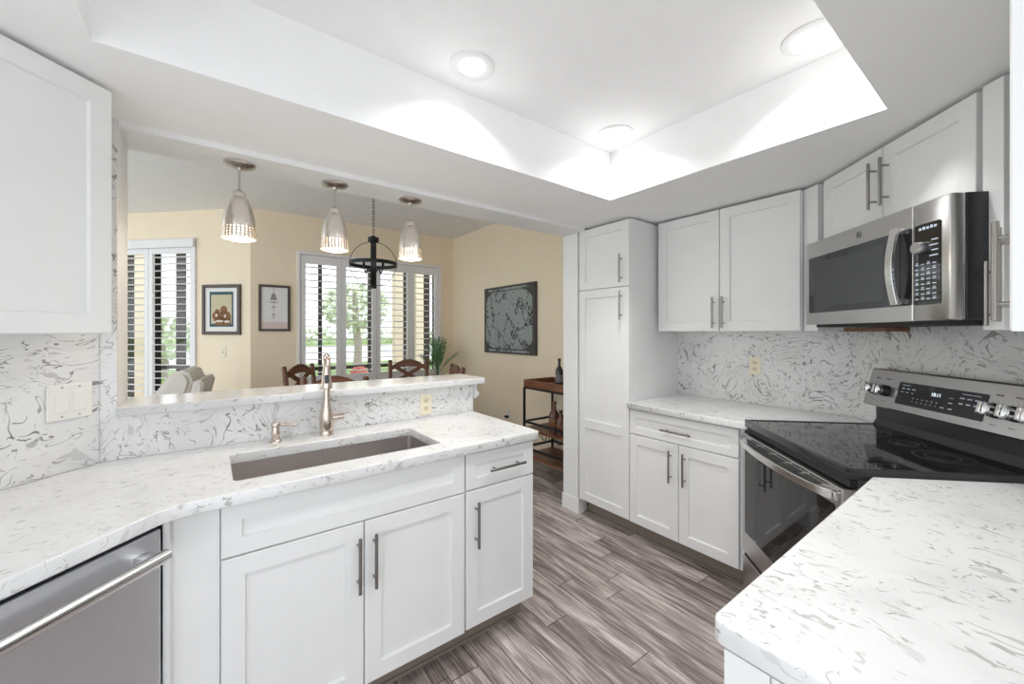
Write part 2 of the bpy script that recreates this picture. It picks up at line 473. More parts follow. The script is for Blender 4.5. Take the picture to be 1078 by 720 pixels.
def slab(outer, hole, z0, z1, bev=.004):
    """flat slab mesh with an optional hole and softly rounded edges"""
    cu = bpy.data.curves.new('tmp', 'CURVE'); cu.dimensions = '2D'; cu.fill_mode = 'BOTH'
    cu.extrude = (z1 - z0) / 2 - bev; cu.bevel_depth = bev; cu.bevel_resolution = 2; cu.offset = -bev
    for poly in [outer] + ([hole] if hole else []):
        sp = cu.splines.new('POLY'); sp.points.add(len(poly) - 1); sp.use_cyclic_u = True
        for p, (x, y) in zip(sp.points, poly): p.co = (x, y, 0, 1)
    t = bpy.data.objects.new('tmp', cu); COL.objects.link(t)
    dg = bpy.context.evaluated_depsgraph_get()
    me = bpy.data.meshes.new_from_object(t.evaluated_get(dg))
    bpy.data.objects.remove(t); bpy.data.curves.remove(cu)
    b = MB(); b.bm.from_mesh(me); bpy.data.meshes.remove(me)
    for v in b.bm.verts: v.co.z += (z0 + z1) / 2
    bmesh.ops.remove_doubles(b.bm, verts=b.bm.verts, dist=1e-5)
    bmesh.ops.recalc_face_normals(b.bm, faces=b.bm.faces)
    return b


def arc(cx, cy, r, a0, a1, n=6):
    return [(cx + r * math.cos(math.radians(a0 + (a1 - a0) * i / n)), cy + r * math.sin(math.radians(a0 + (a1 - a0) * i / n))) for i in range(n + 1)]


def rrect(x0, x1, y0, y1, r, n=5):
    return arc(x1 - r, y0 + r, r, -90, 0, n) + arc(x1 - r, y1 - r, r, 0, 90, n) + arc(x0 + r, y1 - r, r, 90, 180, n) + arc(x0 + r, y0 + r, r, 180, 270, n)


def handle(parent, x, y, z, vertical=True, L=.195, m=None, proj=.032):
    """bar pull; centre of the bar's foot on the front plane y (pulls toward -y)"""
    b = MB(); r = .006; k = L * .33
    if vertical:
        b.cyl((x, y - proj, z - L / 2), (x, y - proj, z + L / 2), r, bev=.0015)
        for s in (-k, k): b.cyl((x, y, z + s), (x, y - proj, z + s), .0042)
    else:
        b.cyl((x - L / 2, y - proj, z), (x + L / 2, y - proj, z), r, bev=.0015)
        for s in (-k, k): b.cyl((x + s, y, z), (x + s, y - proj, z), .0042)
    return b.build('handle', m or MHAND, parent, 40)


def sc2xy(s, c):
    return ((S2 * s + c) / 2, (S2 * s - c) / 2)


R_N, R_E, R_SE, R_NW, R_S = 0.0, -PI / 2, -3 * PI / 4, PI / 4, PI
ZT = 2.147      # top of the wall cabinets
ZS = 2.161      # low ceiling
ZC = 2.44       # raised tray
ZD = 2.745      # dining ceiling

# ------------------------------------------------------------------ structure: kitchen
struct(MB().box(-1.7, 2.87, -1.1, 2.28, -.06, 0).box(-3.2, 2.87, 2.28, 6.9, -.06, 0).build('floor', FLOOR))
b = MB()                                                     # dropped ceiling around the tray
tx0, tx1, ty0, ty1 = -.251, 1.888, .321, 1.530
b.box(-1.5, tx0, -.9, 2.06, ZS, ZC + .06).box(tx1, 2.85, -.9, 2.16, ZS, ZC + .06)
b.box(tx0, tx1, -.9, ty0, ZS, ZC + .06).box(tx0, tx1, ty1, 2.06, ZS, ZC + .06)
b.box(tx0, tx1, ty0, ty1, ZC, ZC + .06)
struct(b.build('ceiling', MCEIL))
struct(MB().box(2.85, 2.97, .30, 5.35, 0, ZD).build('wall_east', MCREAM))
pe = sc2xy(0, 0)
b = MB(); b.box(-1.0, .35, 0, .1, 0, ZC, mtx=Matrix.Translation((2.03, -.20, 0)) @ Matrix.Rotation(R_SE, 4, 'Z') @ Matrix.Translation((-.3, 0, 0)))
struct(b.build('wall_southeast', MWALL))
struct(MB().box(.62, 2.1, -.45, -.33, 0, ZC).build('wall_south', MWALL))
# diagonal wall on the left
b = MB(); b.box(-1.55, .012, 0, .10, 0, ZC, mtx=Matrix.Translation((-.321, 2.04, 0)) @ Matrix.Rotation(R_NW, 4, 'Z'))
struct(b.build('wall_northwest', MWALL))
# wall between kitchen and dining room: stub, half wall, header, post
b = MB(); b.box(-.45, -.268, 2.05, 2.28, 0, ZD)
struct(b.build('wall_north', MTRIM))
struct(MB().box(-.268, 2.24, 2.05, 2.28, 2.138, ZD).build('wall_north_header', MTRIM))
struct(MB().box(2.24, 2.86, 2.125, 2.28, 0, ZD).build('wall_north_post', MTRIM))
struct(MB().box(-.268, 1.262, 2.05, 2.23, 0, 1.075).build('wall_north_ledge', MTRIM))
b = MB(); b.box(2.232, 2.30, 2.112, 2.29, 0, .115, .003)
struct(b.build('baseboard_post', MTRIM))
b = MB()
b.prism([(1.262, 1.075), (1.262, .99), (1.270, .99), (1.292, 1.005), (1.296, 1.017), (1.282, 1.03), (1.278, 1.045), (1.278, 1.075)], 2.035, 2.24,
        mtx=Matrix(((1, 0, 0, 0), (0, 0, 1, 0), (0, 1, 0, 0), (0, 0, 0, 1))))
struct(b.build('trim_1', MTRIM))
# backsplashes
b = MB(); b.box(-.268, 1.245, 2.035, 2.05, .915, 1.078).box(-.321, -.268, 2.035, 2.05, .915, ZS)
struct(b.build('wall_north_backsplash', Q_SPL))
b = MB(); b.box(-1.2, -.003, -.015, 0, .915, 1.40, mtx=Matrix.Translation((-.321, 2.04, 0)) @ Matrix.Rotation(R_NW, 4, 'Z'))
struct(b.build('wall_northwest_backsplash', Q_SPL))
struct(MB().box(2.835, 2.85, .61, 1.655, .915, 1.40).build('wall_east_backsplash', Q_SPL))
b = MB(); x, y = sc2xy(2.45, 2.23 - .022)
b.box(-.02, 1.34, 0, .015, .915, 1.84, mtx=Matrix.Translation((x, y, 0)) @ Matrix.Rotation(R_SE, 4, 'Z'))
struct(b.build('wall_southeast_backsplash', Q_SPL))
# ------------------------------------------------------------------ structure: dining room
struct(MB().box(-3.2, 2.87, 2.28, 6.9, ZD, ZD + .06).build('ceiling_dining', MWALL))
WX0, WX1, WZ0, WZ1 = .845, 2.62, .75, 2.295
b = MB(); b.box(.36, WX0, 5.2, 5.32, 0, ZD).box(WX1, 2.87, 5.2, 5.32, 0, ZD).box(WX0, WX1, 5.2, 5.32, 0, WZ0).box(WX0, WX1, 5.2, 5.32, WZ1, ZD)
struct(b.build('wall_dining_north', MCREAM))
# diagonal dining wall: local x runs toward the far wall, faces the room
NWM = Matrix.Translation((.375, 5.2, 0)) @ Matrix.Rotation(-PI / 4, 4, 'Z')
LW0, LW1, LZ0, LZ1 = -1.83, -.715, .10, 2.40
b = MB(); b.box(LW1, .0, 0, .12, 0, ZD, mtx=NWM).box(-2.6, LW0, 0, .12, 0, ZD, mtx=NWM)
b.box(LW0, LW1, 0, .12, LZ1, ZD, mtx=NWM).box(LW0, LW1, 0, .12, 0, LZ0, mtx=NWM)
struct(b.build('wall_dining_northwest', MCREAM))
b = MB(); b.box(2.836, 2.85, 2.30, 5.2, 0, .10, .003); struct(b.build('baseboard_east', MTRIM))
b = MB(); b.box(.38, 2.83, 5.186, 5.2, 0, .10, .003); struct(b.build('baseboard_north', MTRIM))
b = MB(); b.box(-1.05, 0, -.014, 0, 0, .10, .003, mtx=NWM); struct(b.build('baseboard_northwest', MTRIM))


def window(name, x0, x1, z0, z1, mtx, nm):
    o = bpy.data.objects.new(name, None); COL.objects.link(o); o.matrix_world = mtx; o['kind'] = 'structure'
    f = MB(); w = .045
    f.box(x0, x0 + w, .05, .11, z0, z1).box(x1 - w, x1, .05, .11, z0, z1).box(x0, x1, .05, .11, z0, z0 + w).box(x0, x1, .05, .11, z1 - w, z1)
    for k in range(1, nm):
        xm = x0 + (x1 - x0) * k / nm; f.box(xm - .02, xm + .02, .06, .10, z0, z1)
    f.build('window_frame', MBRONZE, o)
    g = MB(); g.box(x0, x1, .078, .082, z0, z1)
    g.build('window_glass', MGLASS, o)
    t = MB(); t.box(x0 - .03, x1 + .03, -.022, 0, z1, z1 + .035, .003).box(x0 - .03, x1 + .03, -.022, 0, z0 - .035, z0, .003)
    t.box(x0 - .03, x0, -.022, 0, z0, z1, .003).box(x1, x1 + .03, -.022, 0, z0, z1, .003)
    t.build('window_casing', MSHUT, o)
    return o


MGLASS = bpy.data.materials.new('window_glass'); MGLASS.use_nodes = True
nt = MGLASS.node_tree; nt.nodes.remove(nt.nodes['Principled BSDF'])
tr = N(nt, 'ShaderNodeBsdfTransparent'); gl = N(nt, 'ShaderNodeBsdfGlossy'); gl.inputs['Roughness'].default_value = .02
ms = N(nt, 'ShaderNodeMixShader'); ms.inputs[0].default_value = .05
nt.links.new(tr.outputs[0], ms.inputs[1]); nt.links.new(gl.outputs[0], ms.inputs[2]); nt.links.new(ms.outputs[0], nt.nodes['Material Output'].inputs[0])
FARM = Matrix.Translation((0, 5.2, 0))
window('window_1', WX0, WX1, WZ0, WZ1, FARM, 2)
window('window_2', LW0, LW1, LZ0, LZ1, NWM, 2)


def shutter(x0, x1, z0, z1, mtx, label, group, st=.05, top=.10, bot=.11, ang=0.0):
    o = thing('shutter_panel', label, 'shutter', group=group); o.matrix_world = mtx
    f = MB(); y0, y1 = -.005, .025
    f.box(x0, x0 + st, y0, y1, z0, z1, .002).box(x1 - st, x1, y0, y1, z0, z1, .002)
    f.box(x0 + st, x1 - st, y0, y1, z1 - top, z1, .002).box(x0 + st, x1 - st, y0, y1, z0, z0 + bot, .002)
    f.build('shutter_frame', MSHUT, o)
    l = MB(); n = max(1, int((z1 - z0 - top - bot) / .0757)); sp = (z1 - z0 - top - bot) / n
    prof = [(.032 * math.cos(2 * PI * k / 12), .0060 * math.sin(2 * PI * k / 12)) for k in range(12)]
    for i in range(n):
        z = z0 + bot + sp * (i + .5)
        m = Matrix.Translation((x0 + st + .001, .012, z)) @ Matrix.Rotation(ang, 4, 'X') @ Matrix(((0, 0, 1, 0), (1, 0, 0, 0), (0, 1, 0, 0), (0, 0, 0, 1)))
        l.prism(prof, 0, x1 - x0 - 2 * st - .002, mtx=m)
    l.build('louvers', MSHUT, o, 40)
    return o


sx = [WX0 + .003, 1.302, 1.735, 2.202, WX1 - .003]
nmz = ['white louvered shutter leftmost on far dining window, nearest the flower picture', 'white louvered shutter on far window, just behind the black chandelier',
       'white louvered shutter on far window, between chandelier and right pendant', 'white louvered shutter at right end of far window, behind the palm']
for k in range(4):
    shutter(sx[k] + .002, sx[k + 1] - .002, WZ0 + .003, WZ1 - .003, FARM, nmz[k], 'shutters on the far dining window', st=.055 if k != 2 else .05)
shutter(LW0 + .003, -1.305, LZ0 + .003, LZ1 - .07, NWM, 'white louvered shutter on angled window, left leaf beside the pass-through jamb', 'shutters on the angled dining window', st=.05, top=.06)
shutter(-1.30, LW1 - .003, LZ0 + .003, LZ1 - .07, NWM, 'white louvered shutter on angled window, right leaf above the recliner', 'shutters on the angled dining window', st=.05, top=.06)
o = MB().box(LW0 - .04, LW1 + .03, -.05, .0, LZ1 - .07, LZ1 + .02, .004, mtx=NWM).build('window_valance', MSHUT)
tag(o, 'white valance board across top of angled dining window', 'valance')

# ------------------------------------------------------------------ kitchen: countertops
ctop = []
# peninsula and dishwasher run in one slab with sink cut-out
ext = 1.3
bx, by = -.074 - .0, 1.405
def dpt(s, c): return sc2xy(s, c)
outer = [(1.236, 1.425), (1.244, 1.433), (1.2465, 1.445)] + [(1.2465, 2.034), (-.3035, 2.0345)] + [dpt(-.05, -2.3375), dpt(-.05, -1.485)]
c0 = dpt(.90, -1.485)
outer += [c0, (-.072, 1.398), (-.045, 1.403), (-.010, 1.407)]
hole = rrect(.062, .782, 1.522, 1.862, .018)
o = slab(outer, hole, .877, .915).build('countertop', Q_TOP)
tag(o, 'white flecked quartz countertop around the sink, running on over the dishwasher', 'countertop')
# raised ledge
o = slab([(-.266, 1.995), (1.306, 1.995), (1.318, 2.007), (1.318, 2.30), (-.266, 2.30)], None, 1.076, 1.110, .004).build('ledge', Q_TOP)
tag(o, 'raised white quartz ledge of the pass-through, above the sink backsplash', 'ledge')
# back counter beside the range
xl, yl = sc2xy(2.206, 1.30)
x2, y2 = sc2xy(2.206, 2.195)
o = slab([(2.205, 1.652), (2.205, .945), (xl, yl), (x2, y2), (2.833, .632), (2.833, 1.652)], None, .877, .915, .004).build('countertop', Q_TOP)
tag(o, 'white quartz countertop between tall pantry cabinet and range', 'countertop')
# right counter
xr, yr = sc2xy(1.436, 1.34); xr2, yr2 = sc2xy(1.436, 2.19)
t0 = 1.436 * S2 - .328
o = slab([(.654, -.328), (.654, .308), (.659, .320), (.671, .325), (t0, .325), (xr2, yr2), (1.90, -.328)], None, .877, .915, .004).build('countertop', Q_TOPS)
tag(o, 'white quartz countertop in right foreground, right of the range', 'countertop')

# ------------------------------------------------------------------ cabinet builders


def carcass(parent, x0, x1, z0, z1, y0, y1, toe=False, nm='body', top_open=None):
    b = MB()
    if top_open:
        t = .018
        b.box(x0, x0 + t, y0, y1, z0, z1).box(x1 - t, x1, y0, y1, z0, z1).box(x0, x1, y1 - t, y1, z0, z1).box(x0, x1, y0, y1, z0, z0 + t)
        b.box(x0 + t, x1 - t, y0, y0 + t, z0, z1)
    else:
        b.box(x0, x1, y0, y1, z0, z1, .001)
    o = b.build(nm, MW, parent)
    if toe:
        MB().box(x0, x1, y0 + .075, y0 + .09, 0, z0).box(x0, x1, y0 + .068, y0 + .075, 0, .012).build('toe_kick', MTOE, parent)
    return o


def door(parent, x0, x1, z0, z1, hx=None, hz=None, nm='door', hv=True, fr=.058, t=.02, g=.0015):
    d = MB().shaker(x0 + g, x1 - g, z0 + g, z1 - g, 0, t, fr).build(nm, MW, parent)
    if hx is not None: handle(d, hx, -t, hz, hv)
    return d


# sink base (faces south); local origin on carcass front plane
t = thing('sink_base_cabinet', 'white shaker base cabinet under the sink with two doors and a false drawer', 'cabinet', (.028, 1.475, 0), R_N)
carcass(t, 0, .827, .115, .874, 0, .555, True, top_open=True)
MB().shaker(.0015, .8255, .7105, .866, 0, .02, .05).build('false_drawer_front', MW, t)
door(t, 0, .413, .118, .7065, .391, .566)
door(t, .415, .827, .118, .7065, .447, .566)
t = thing('base_cabinet', 'narrow white base cabinet at peninsula end, one drawer over one door', 'cabinet', (.8575, 1.475, 0), R_N)
carcass(t, 0, .373, .115, .874, 0, .555, True)
door(t, .004, .373, .7115, .866, .205, .785, 'drawer', False, .045)
door(t, .004, .373, .124, .7075, .048, .566)
b = MB(); b.prism([(-.086, 1.437), (-.080, 1.468), (.026, 1.475), (.026, 1.493), (-.098, 1.493), (-.100, 1.440)], .115, .874)
tag(b.build('filler_panel', MW), 'plain white filler panel between dishwasher and sink cabinet', 'panel')

# sink
t = thing('sink', 'long undermount stainless steel sink in the peninsula countertop', 'sink', (.422, 1.692, 0))
b = MB(); hw, hd, zt, zb = .367, .177, .8765, .705
def rr(i, z, r): return [(p[0], p[1], z) for p in rrect(-hw + i, hw - i, -hd + i, hd - i, r)]
rings = [rr(-.018, zt, .03), rr(0, zt, .018), rr(.004, zb + .015, .018), rr(.018, zb, .018)]
bb = bmesh.new(); RV = [[bb.verts.new(p) for p in r] for r in rings]
for A, B in zip(RV, RV[1:]):
    for k in range(len(A)): bb.faces.new([A[k], A[(k + 1) % len(A)], B[(k + 1) % len(A)], B[k]])
bb.faces.new(RV[-1])
bmesh.ops.recalc_face_normals(bb, faces=bb.faces)
b._merge(bb); b.build('basin', MSINK, t, 30)
MB().lathe([(.045, .7075), (.045, .709), (.035, .709), (.03, .7065), (0, .7065)]).build('drain', MNICK, t, 40)

# faucet
t = thing('faucet', 'brushed nickel pull-down kitchen faucet behind the sink', 'faucet', (.426, 1.955, .915), math.radians(-12.3))
MB().lathe([(0, 0), (.030, 0), (.030, .018), (.0285, .021), (.0295, .026), (.0300, .085), (.0265, .108), (.0205, .130), (.0165, .145), (.0165, .165), (0, .165)]).build('body', MFAUC, t, 40)
pts = [(0, 0, .15), (0, 0, .24)] + [(0, -.055 + .055 * math.cos(a), .302 + .056 * math.sin(a)) for a in [PI * k / 14 for k in range(0, 15)]]
MB().tube(pts, .0148, 16).build('spout', MFAUC, t, 60)
h = MB().lathe([(0, .310), (.0152, .310), (.0158, .305), (.0185, .265), (.0225, .238), (.0240, .228), (.0225, .224), (0, .224)], c=(0, -.110, 0)).build('spray_head', MFAUC, t, 40)
b = MB(); b.box(-.008, .008, -.1335, -.125, .248, .284, .004); b.build('spray_button', MDARK, h)
b = MB(); b.cyl((.02, 0, .075), (.058, -.008, .08), .0145, bev=.002).cyl((.058, -.008, .08), (.072, -.010, .083), .0155, bev=.003)
b.cyl((.066, -.012, .09), (.094, -.04, .103), .0048, .0032); b.build('lever', MFAUC, t, 40)
t = thing('soap_dispenser', 'small nickel soap dispenser left of the faucet', 'soap dispenser', (.226, 1.962, .915), math.radians(-5))
MB().lathe([(0, 0), (.024, 0), (.023, .006), (.016, .012), (.0155, .03), (.018, .034), (.018, .042), (.015, .046), (.015, .066), (.019, .070), (.019, .078), (.015, .084), (0, .085)]).build('body', MFAUC, t, 40)
MB().tube([(.01, 0, .071), (.04, -.005, .072), (.068, -.012, .070), (.074, -.014, .066)], [.007, .006, .005, .004], 10).build('nozzle', MFAUC, t, 60)

# switch and outlets


def outlet(loc, rz, label, plug=False, m=MALM):
    t = thing('outlet', label, 'outlet', loc, rz)
    MB().box(-.035, .035, -.006, 0, -.0575, .0575, .003).build('cover_plate', m, t)
    for z in (-.02, .02):
        f = MB(); f.prism([(x * .0165, max(-.0115, min(.0115, y * .0165))) for x, y in arc(0, 0, 1, 0, 345, 23)], .006, .008,
                          mtx=Matrix.Translation((0, 0, z)) @ Matrix.Rotation(PI / 2, 4, 'X'))
        r = f.build('receptacle', MALMD if m is MALM else m, t)
        s = MB(); s.box(-.0065, -.0045, -.0086, -.0078, z - .002, z + .006).box(.0045, .0065, -.0086, -.0078, z - .002, z + .006).box(-.002, .002, -.0086, -.0078, z - .009, z - .005)
        s.build('slots', MGAP, r)
    if plug:
        p = MB(); p.box(-.018, .018, -.05, -.006, -.036, -.006, .006)
        p.build('plug', MDARK, t)
    return t


outlet((.948, 2.035, .986), R_N, 'ivory outlet on the backsplash between sink and peninsula end')
outlet((2.835, 1.118, 1.164), R_E, 'ivory outlet on the backsplash above back counter')
x, y = sc2xy(1.125, -2.36 + .023)
t = thing('light_switch', 'white double rocker switch on backsplash at left, under the wall cabinet', 'light switch', (x, y, 1.150), R_NW)
MB().box(-.062, .062, -.007, 0, -.06, .06, .003).build('cover_plate', MPLATE, t)
for xx in (-.024, .024):
    b = MB(); b.box(xx - .0165, xx + .0165, -.0105, -.005, -.033, .033, .0015); b.build('rocker', MPLATE, t)
for xx in (-.024, .024):
    for z in (-.048, .048): MB().cyl((xx, -.0065, z), (xx, -.0085, z), .003, seg=10).build('screw', MNICK, t)

# dishwasher
x, y = sc2xy(.334, -1.524)
t = thing('dishwasher', 'stainless steel dishwasher with bar handle at lower left', 'dishwasher', (x, y, 0), R_NW)
MB().box(.004, .596, .03, .56, .10, .868).build('body', MGAP, t)
d = MB().box(.0, .60, -.0, .03, .125, .855, .005).build('door', MSTEELD, t)
b = MB(); b.cyl((.02, -.050, .803), (.574, -.050, .803), .0165, bev=.003); 
b.box(.05, .08, -.048, .0, .793, .813, .002).box(.530, .562, -.048, .0, .793, .813, .002); b.build('handle', MSTEELB, d, 40)
MB().box(.0, .60, .012, .028, .857, .866).build('control_strip', MDARK, t)
MB().box(.0, .60, .06, .075, 0, .12).build('toe_kick', MGAP, t)

# upper cabinet on the left
x, y = sc2xy(1.089, -2.03 - .028)
t = thing('wall_cabinet', 'white wall cabinet at upper left with one large shaker door', 'cabinet', (x, y, 0), R_NW)
carcass(t, -.92, 0, 1.375, ZT, 0, .205)
door(t, -.58, 0, 1.376, ZT - .001)
door(t, -.92, -.582, 1.376, ZT - .001)

# pantry (faces west)
t = thing('pantry_cabinet', 'tall white pantry cabinet beside the dining opening, short door over long door', 'cabinet', (2.255, 2.11, 0), R_E)
carcass(t, 0, .455, .115, ZT, 0, .59, True)
door(t, .002, .455, 1.694, ZT - .004, .399, 1.815)
d = MB().shaker(.0035, .4535, .126, 1.689, 0, .02, .058)
d.box(.06, .396, -.02, -.008, .672, .735, .0012)
d = d.build('door', MW, t); handle(d, .399, -.02, 1.563)

# base cabinet on the back wall
t = thing('base_cabinet', 'white base cabinet left of range, wide drawer over two doors', 'cabinet', (2.255, 1.652, 0), R_E)
carcass(t, 0, .712, .115, .874, 0, .575, True)
door(t, .002, .692, .711, .868, .342, .782, 'drawer', False, .045)
door(t, .002, .348, .122, .707, .303, .570)
door(t, .350, .692, .122, .707, .392, .570)
# upper pair on the back wall
t = thing('wall_cabinet', 'white two-door wall cabinet between pantry and microwave', 'cabinet', (2.54, 1.632, 0), R_E)
carcass(t, 0, .862, 1.386, ZT, 0, .305)
door(t, .012, .433, 1.388, ZT - .002, .404, 1.503)
door(t, .435, .860, 1.388, ZT - .002, .462, 1.503)
# angled filler
b = MB(); b.prism([(2.556, .768), (2.505, .690), (2.62, .60), (2.66, .768)], 1.388, ZT - .001)
tag(b.build('filler_panel', MW), 'plain white filler strip between back wall cabinet and microwave cabinet', 'panel')
# microwave cabinet
x, y = sc2xy(2.222, 1.82 + .028)
t = thing('wall_cabinet', 'short white wall cabinet above the microwave with two doors', 'cabinet', (x, y, 0), R_SE)
carcass(t, 0, .765, 1.824, ZT, 0, .27)
door(t, .001, .381, 1.826, ZT - .002, .352, 1.992)
door(t, .384, .764, 1.826, ZT - .002, .416, 1.992)
# slim cabinet right of the microwave
x, y = sc2xy(1.440, 1.82 + .028)
t = thing('wall_cabinet', 'slim white cabinet front right of the microwave with bar handle', 'cabinet', (x, y, 0), R_SE)
b = MB(); b.prism([(0, 0), (.068, 0), (.068, .05), (.0, .27)], 1.386, ZT); b.build('body', MW, t)
d = MB().box(.002, .063, -.02, -.001, 1.388, ZT - .001, .0015).build('door', MW, t); handle(d, .048, -.02, 1.498)
# cabinet on the south wall (seen from its end)
t = thing('wall_cabinet', 'white wall cabinet end at right picture edge, two tall bar handles', 'cabinet', (1.80, 0.0, 0), R_S)
carcass(t, 0, 1.085, 1.378, ZT, 0, .325)
door(t, .002, .545, 1.380, ZT - .002, .500, 1.500)
door(t, .547, 1.084, 1.380, ZT - .002, .575, 1.500)
# base under right counter
t = thing('base_cabinet', 'white base cabinet under the right foreground countertop', 'cabinet', (1.66, .285, 0), R_S)
carcass(t, 0, .985, .115, .874, 0, .60, True)
door(t, .30, .64, .711, .868, .47, .785, 'drawer', False, .045)
door(t, .642, .982, .711, .868, .81, .785, 'drawer', False, .045)
door(t, .30, .64, .118, .707, .345, .570)
door(t, .642, .982, .118, .707, .687, .570)
b = MB(); b.box(.985, 1.003, -.02, .045, .115, .874, .001).box(.985, .996, .045, .60, .115, .874).box(.985, 1.003, .048, .10, .115, .874, .001)
b.box(.985, 1.003, .54, .60, .115, .874, .001).box(.985, 1.003, .10, .54, .80, .874, .001).box(.985, 1.003, .10, .54, .115, .18, .001)
b.build('end_panel', MW, t)

# brown strip under the microwave
x, y = sc2xy(2.32, 2.0)
t = MB().box(.0, .315, 0, .10, 1.384, 1.404, .002).build('mounting_strip', MSTRIP)
t.location = (x, y, 0); t.rotation_euler = (0, 0, R_SE)
tag(t, 'brown wooden strip below the microwave, against the backsplash', 'strip')

# ------------------------------------------------------------------ microwave
x, y = sc2xy(2.175, 1.67)
t = thing('microwave', 'stainless over-the-range microwave with black window and curved handle', 'microwave', (x, y, 0), R_SE)
MB().box(.004, .756, .045, .375, 1.418, 1.8165, .003).build('body', MDARK, t)
b = MB(); b.box(.0, .622, 0, .043, 1.418, 1.8165, .004)
d = b.build('door', MSTEEL, t)
MB().prism(rrect(.030, .570, 1.474, 1.740, .006), 0, .003, mtx=Matrix(((1, 0, 0, 0), (0, 0, -1, .0005), (0, 1, 0, 0), (0, 0, 0, 1)))).build('window', MSMOKE, d)
VX = Matrix(((1, 0, 0, 0), (0, 0, -1, 0), (0, 1, 0, 0), (0, 0, 0, 1)))
def vface(poly, y, th): return MB().prism(poly, 0, th, mtx=Matrix.Translation((0, y, 0)) @ VX)
vface(rrect(.075, .50, 1.50, 1.71, .01), -.0022, .0012).build('mesh_screen', MSCR, d)
vface(rrect(.573, .619, 1.474, 1.740, .004), .0005, .003).build('handle_backing', MBLACK, d)
# curved handle
b = MB(); n = 14; prof = []
for k in range(n + 1):
    u = k / n; z = 1.478 + u * .272; yy = -.022 - .019 * math.sin(PI * u)
    prof.append((yy, z))
poly = [(yy - .006, z) for yy, z in prof] + [(yy + .006, z) for yy, z in reversed(prof)]
b.prism(poly, .562, .592, .002, mtx=Matrix(((0, 0, 1, 0), (1, 0, 0, 0), (0, 1, 0, 0), (0, 0, 0, 1))))
b.box(.565, .589, -.022, 0, 1.480, 1.500, .002).box(.565, .589, -.022, 0, 1.728, 1.748, .002)
b.build('handle', MSTEELB, d, 40)
# round emblem
e = MB().tube([(.366 + .0125 * math.cos(a), -.0008, 1.778 + .0125 * math.sin(a)) for a in [2 * PI * k / 32 for k in range(32)]], .0011, 6, True)
e.tube([(.366 - .001 + .0055 * math.cos(a) * (1 - .1 * a), -.0008, 1.780 + .006 * math.sin(a)) for a in [.5 + k * .38 for k in range(15)]], .0009, 6)
e.tube([(.369 + .003 * math.cos(a), -.0008, 1.774 + .004 * math.sin(a)) for a in [k * .45 for k in range(14)]], .0009, 6)
e.build('emblem', MGREYM, d, 60)
c = MB().box(.6235, .76, 0, .043, 1.418, 1.8165, .008).build('control_panel', MSTEEL, t, 30)
kp = vface(rrect(.632, .728, 1.472, 1.742, .006), .0005, .003).build('keypad', MBLACK, c)
k = MB(); random.seed(3)
for r in range(8):
    for q in range(4):
        xx = .643 + q * .0215; zz = 1.49 + r * .0165
        k.box(xx - .007, xx + .006, -.0034, -.0026, zz, zz + .0035)
        if (r + q) % 2: k.box(xx - .005, xx + .004, -.0034, -.0026, zz + .006, zz + .0085)
for q in range(5): k.box(.650 + q * .014, .660 + q * .014, -.0034, -.0026, 1.722, 1.730 + .002 * (q % 2))
for q in range(4): k.box(.690 + .007 * (q % 2), .720, -.0034, -.0026, 1.630 + q * .017, 1.634 + q * .017)
absorb(kp, k.build('legend_print', MWHITET, c))
kn = MB().lathe([(0, 0), (.020, 0), (.020, .018), (.018, .022), (.0, .0225)], c=(.661, -.0025, 1.663), axis=(0, -1, 0)).build('dial', MSTEEL, c, 40)
b = MB(); b.box(.03, .73, .03, .36, 1.405, 1.4185, .002); b.build('bottom_grille', MGAP, t)

# ------------------------------------------------------------------ range
x, y = sc2xy(2.202, 1.28)
t = thing('range', 'stainless electric range with black glass cooktop set across the corner', 'range', (x, y, 0), R_SE)
MB().box(.003, .757, .035, .64, .03, .898).build('body', MGREYM, t)
ct = MB().box(0, .76, 0, .60, .897, .927, .006)
ct.box(0, .018, .0, .60, .92, .934, .004).box(.742, .76, .0, .60, .92, .934, .004).box(0, .76, .0, .018, .92, .934, .004)
ct = ct.build('cooktop', MDARK, t, 40)
MB().box(.016, .744, .016, .598, .9265, .9305, .001).build('glass_top', MBLACK, ct)
def burner_ring(cx, cy, r):
    b = MB()
    for q in (r, r * .6): b.tube([(cx + q * math.cos(a), cy + q * math.sin(a), .9306) for a in [2 * PI * k / 40 for k in range(40)]], .0008, 4, True)
    return b.build('burner_ring', MGREYM, ct, 60)
burner_ring(.20, .17, .10); burner_ring(.56, .17, .115); burner_ring(.20, .44, .075); burner_ring(.56, .44, .08); burner_ring(.38, .46, .055)
# vent strip under the cooktop
MB().box(.004, .756, .012, .035, .872, .895).build('vent_gap', MGAP, t)
# door
d = MB().box(.003, .757, -.012, .032, .268, .866, .004).build('oven_door', MSTEEL, t)
vface(rrect(.040, .720, .375, .800, .006), -.0115, .003).build('oven_window', MBLACK, d)
b = MB()
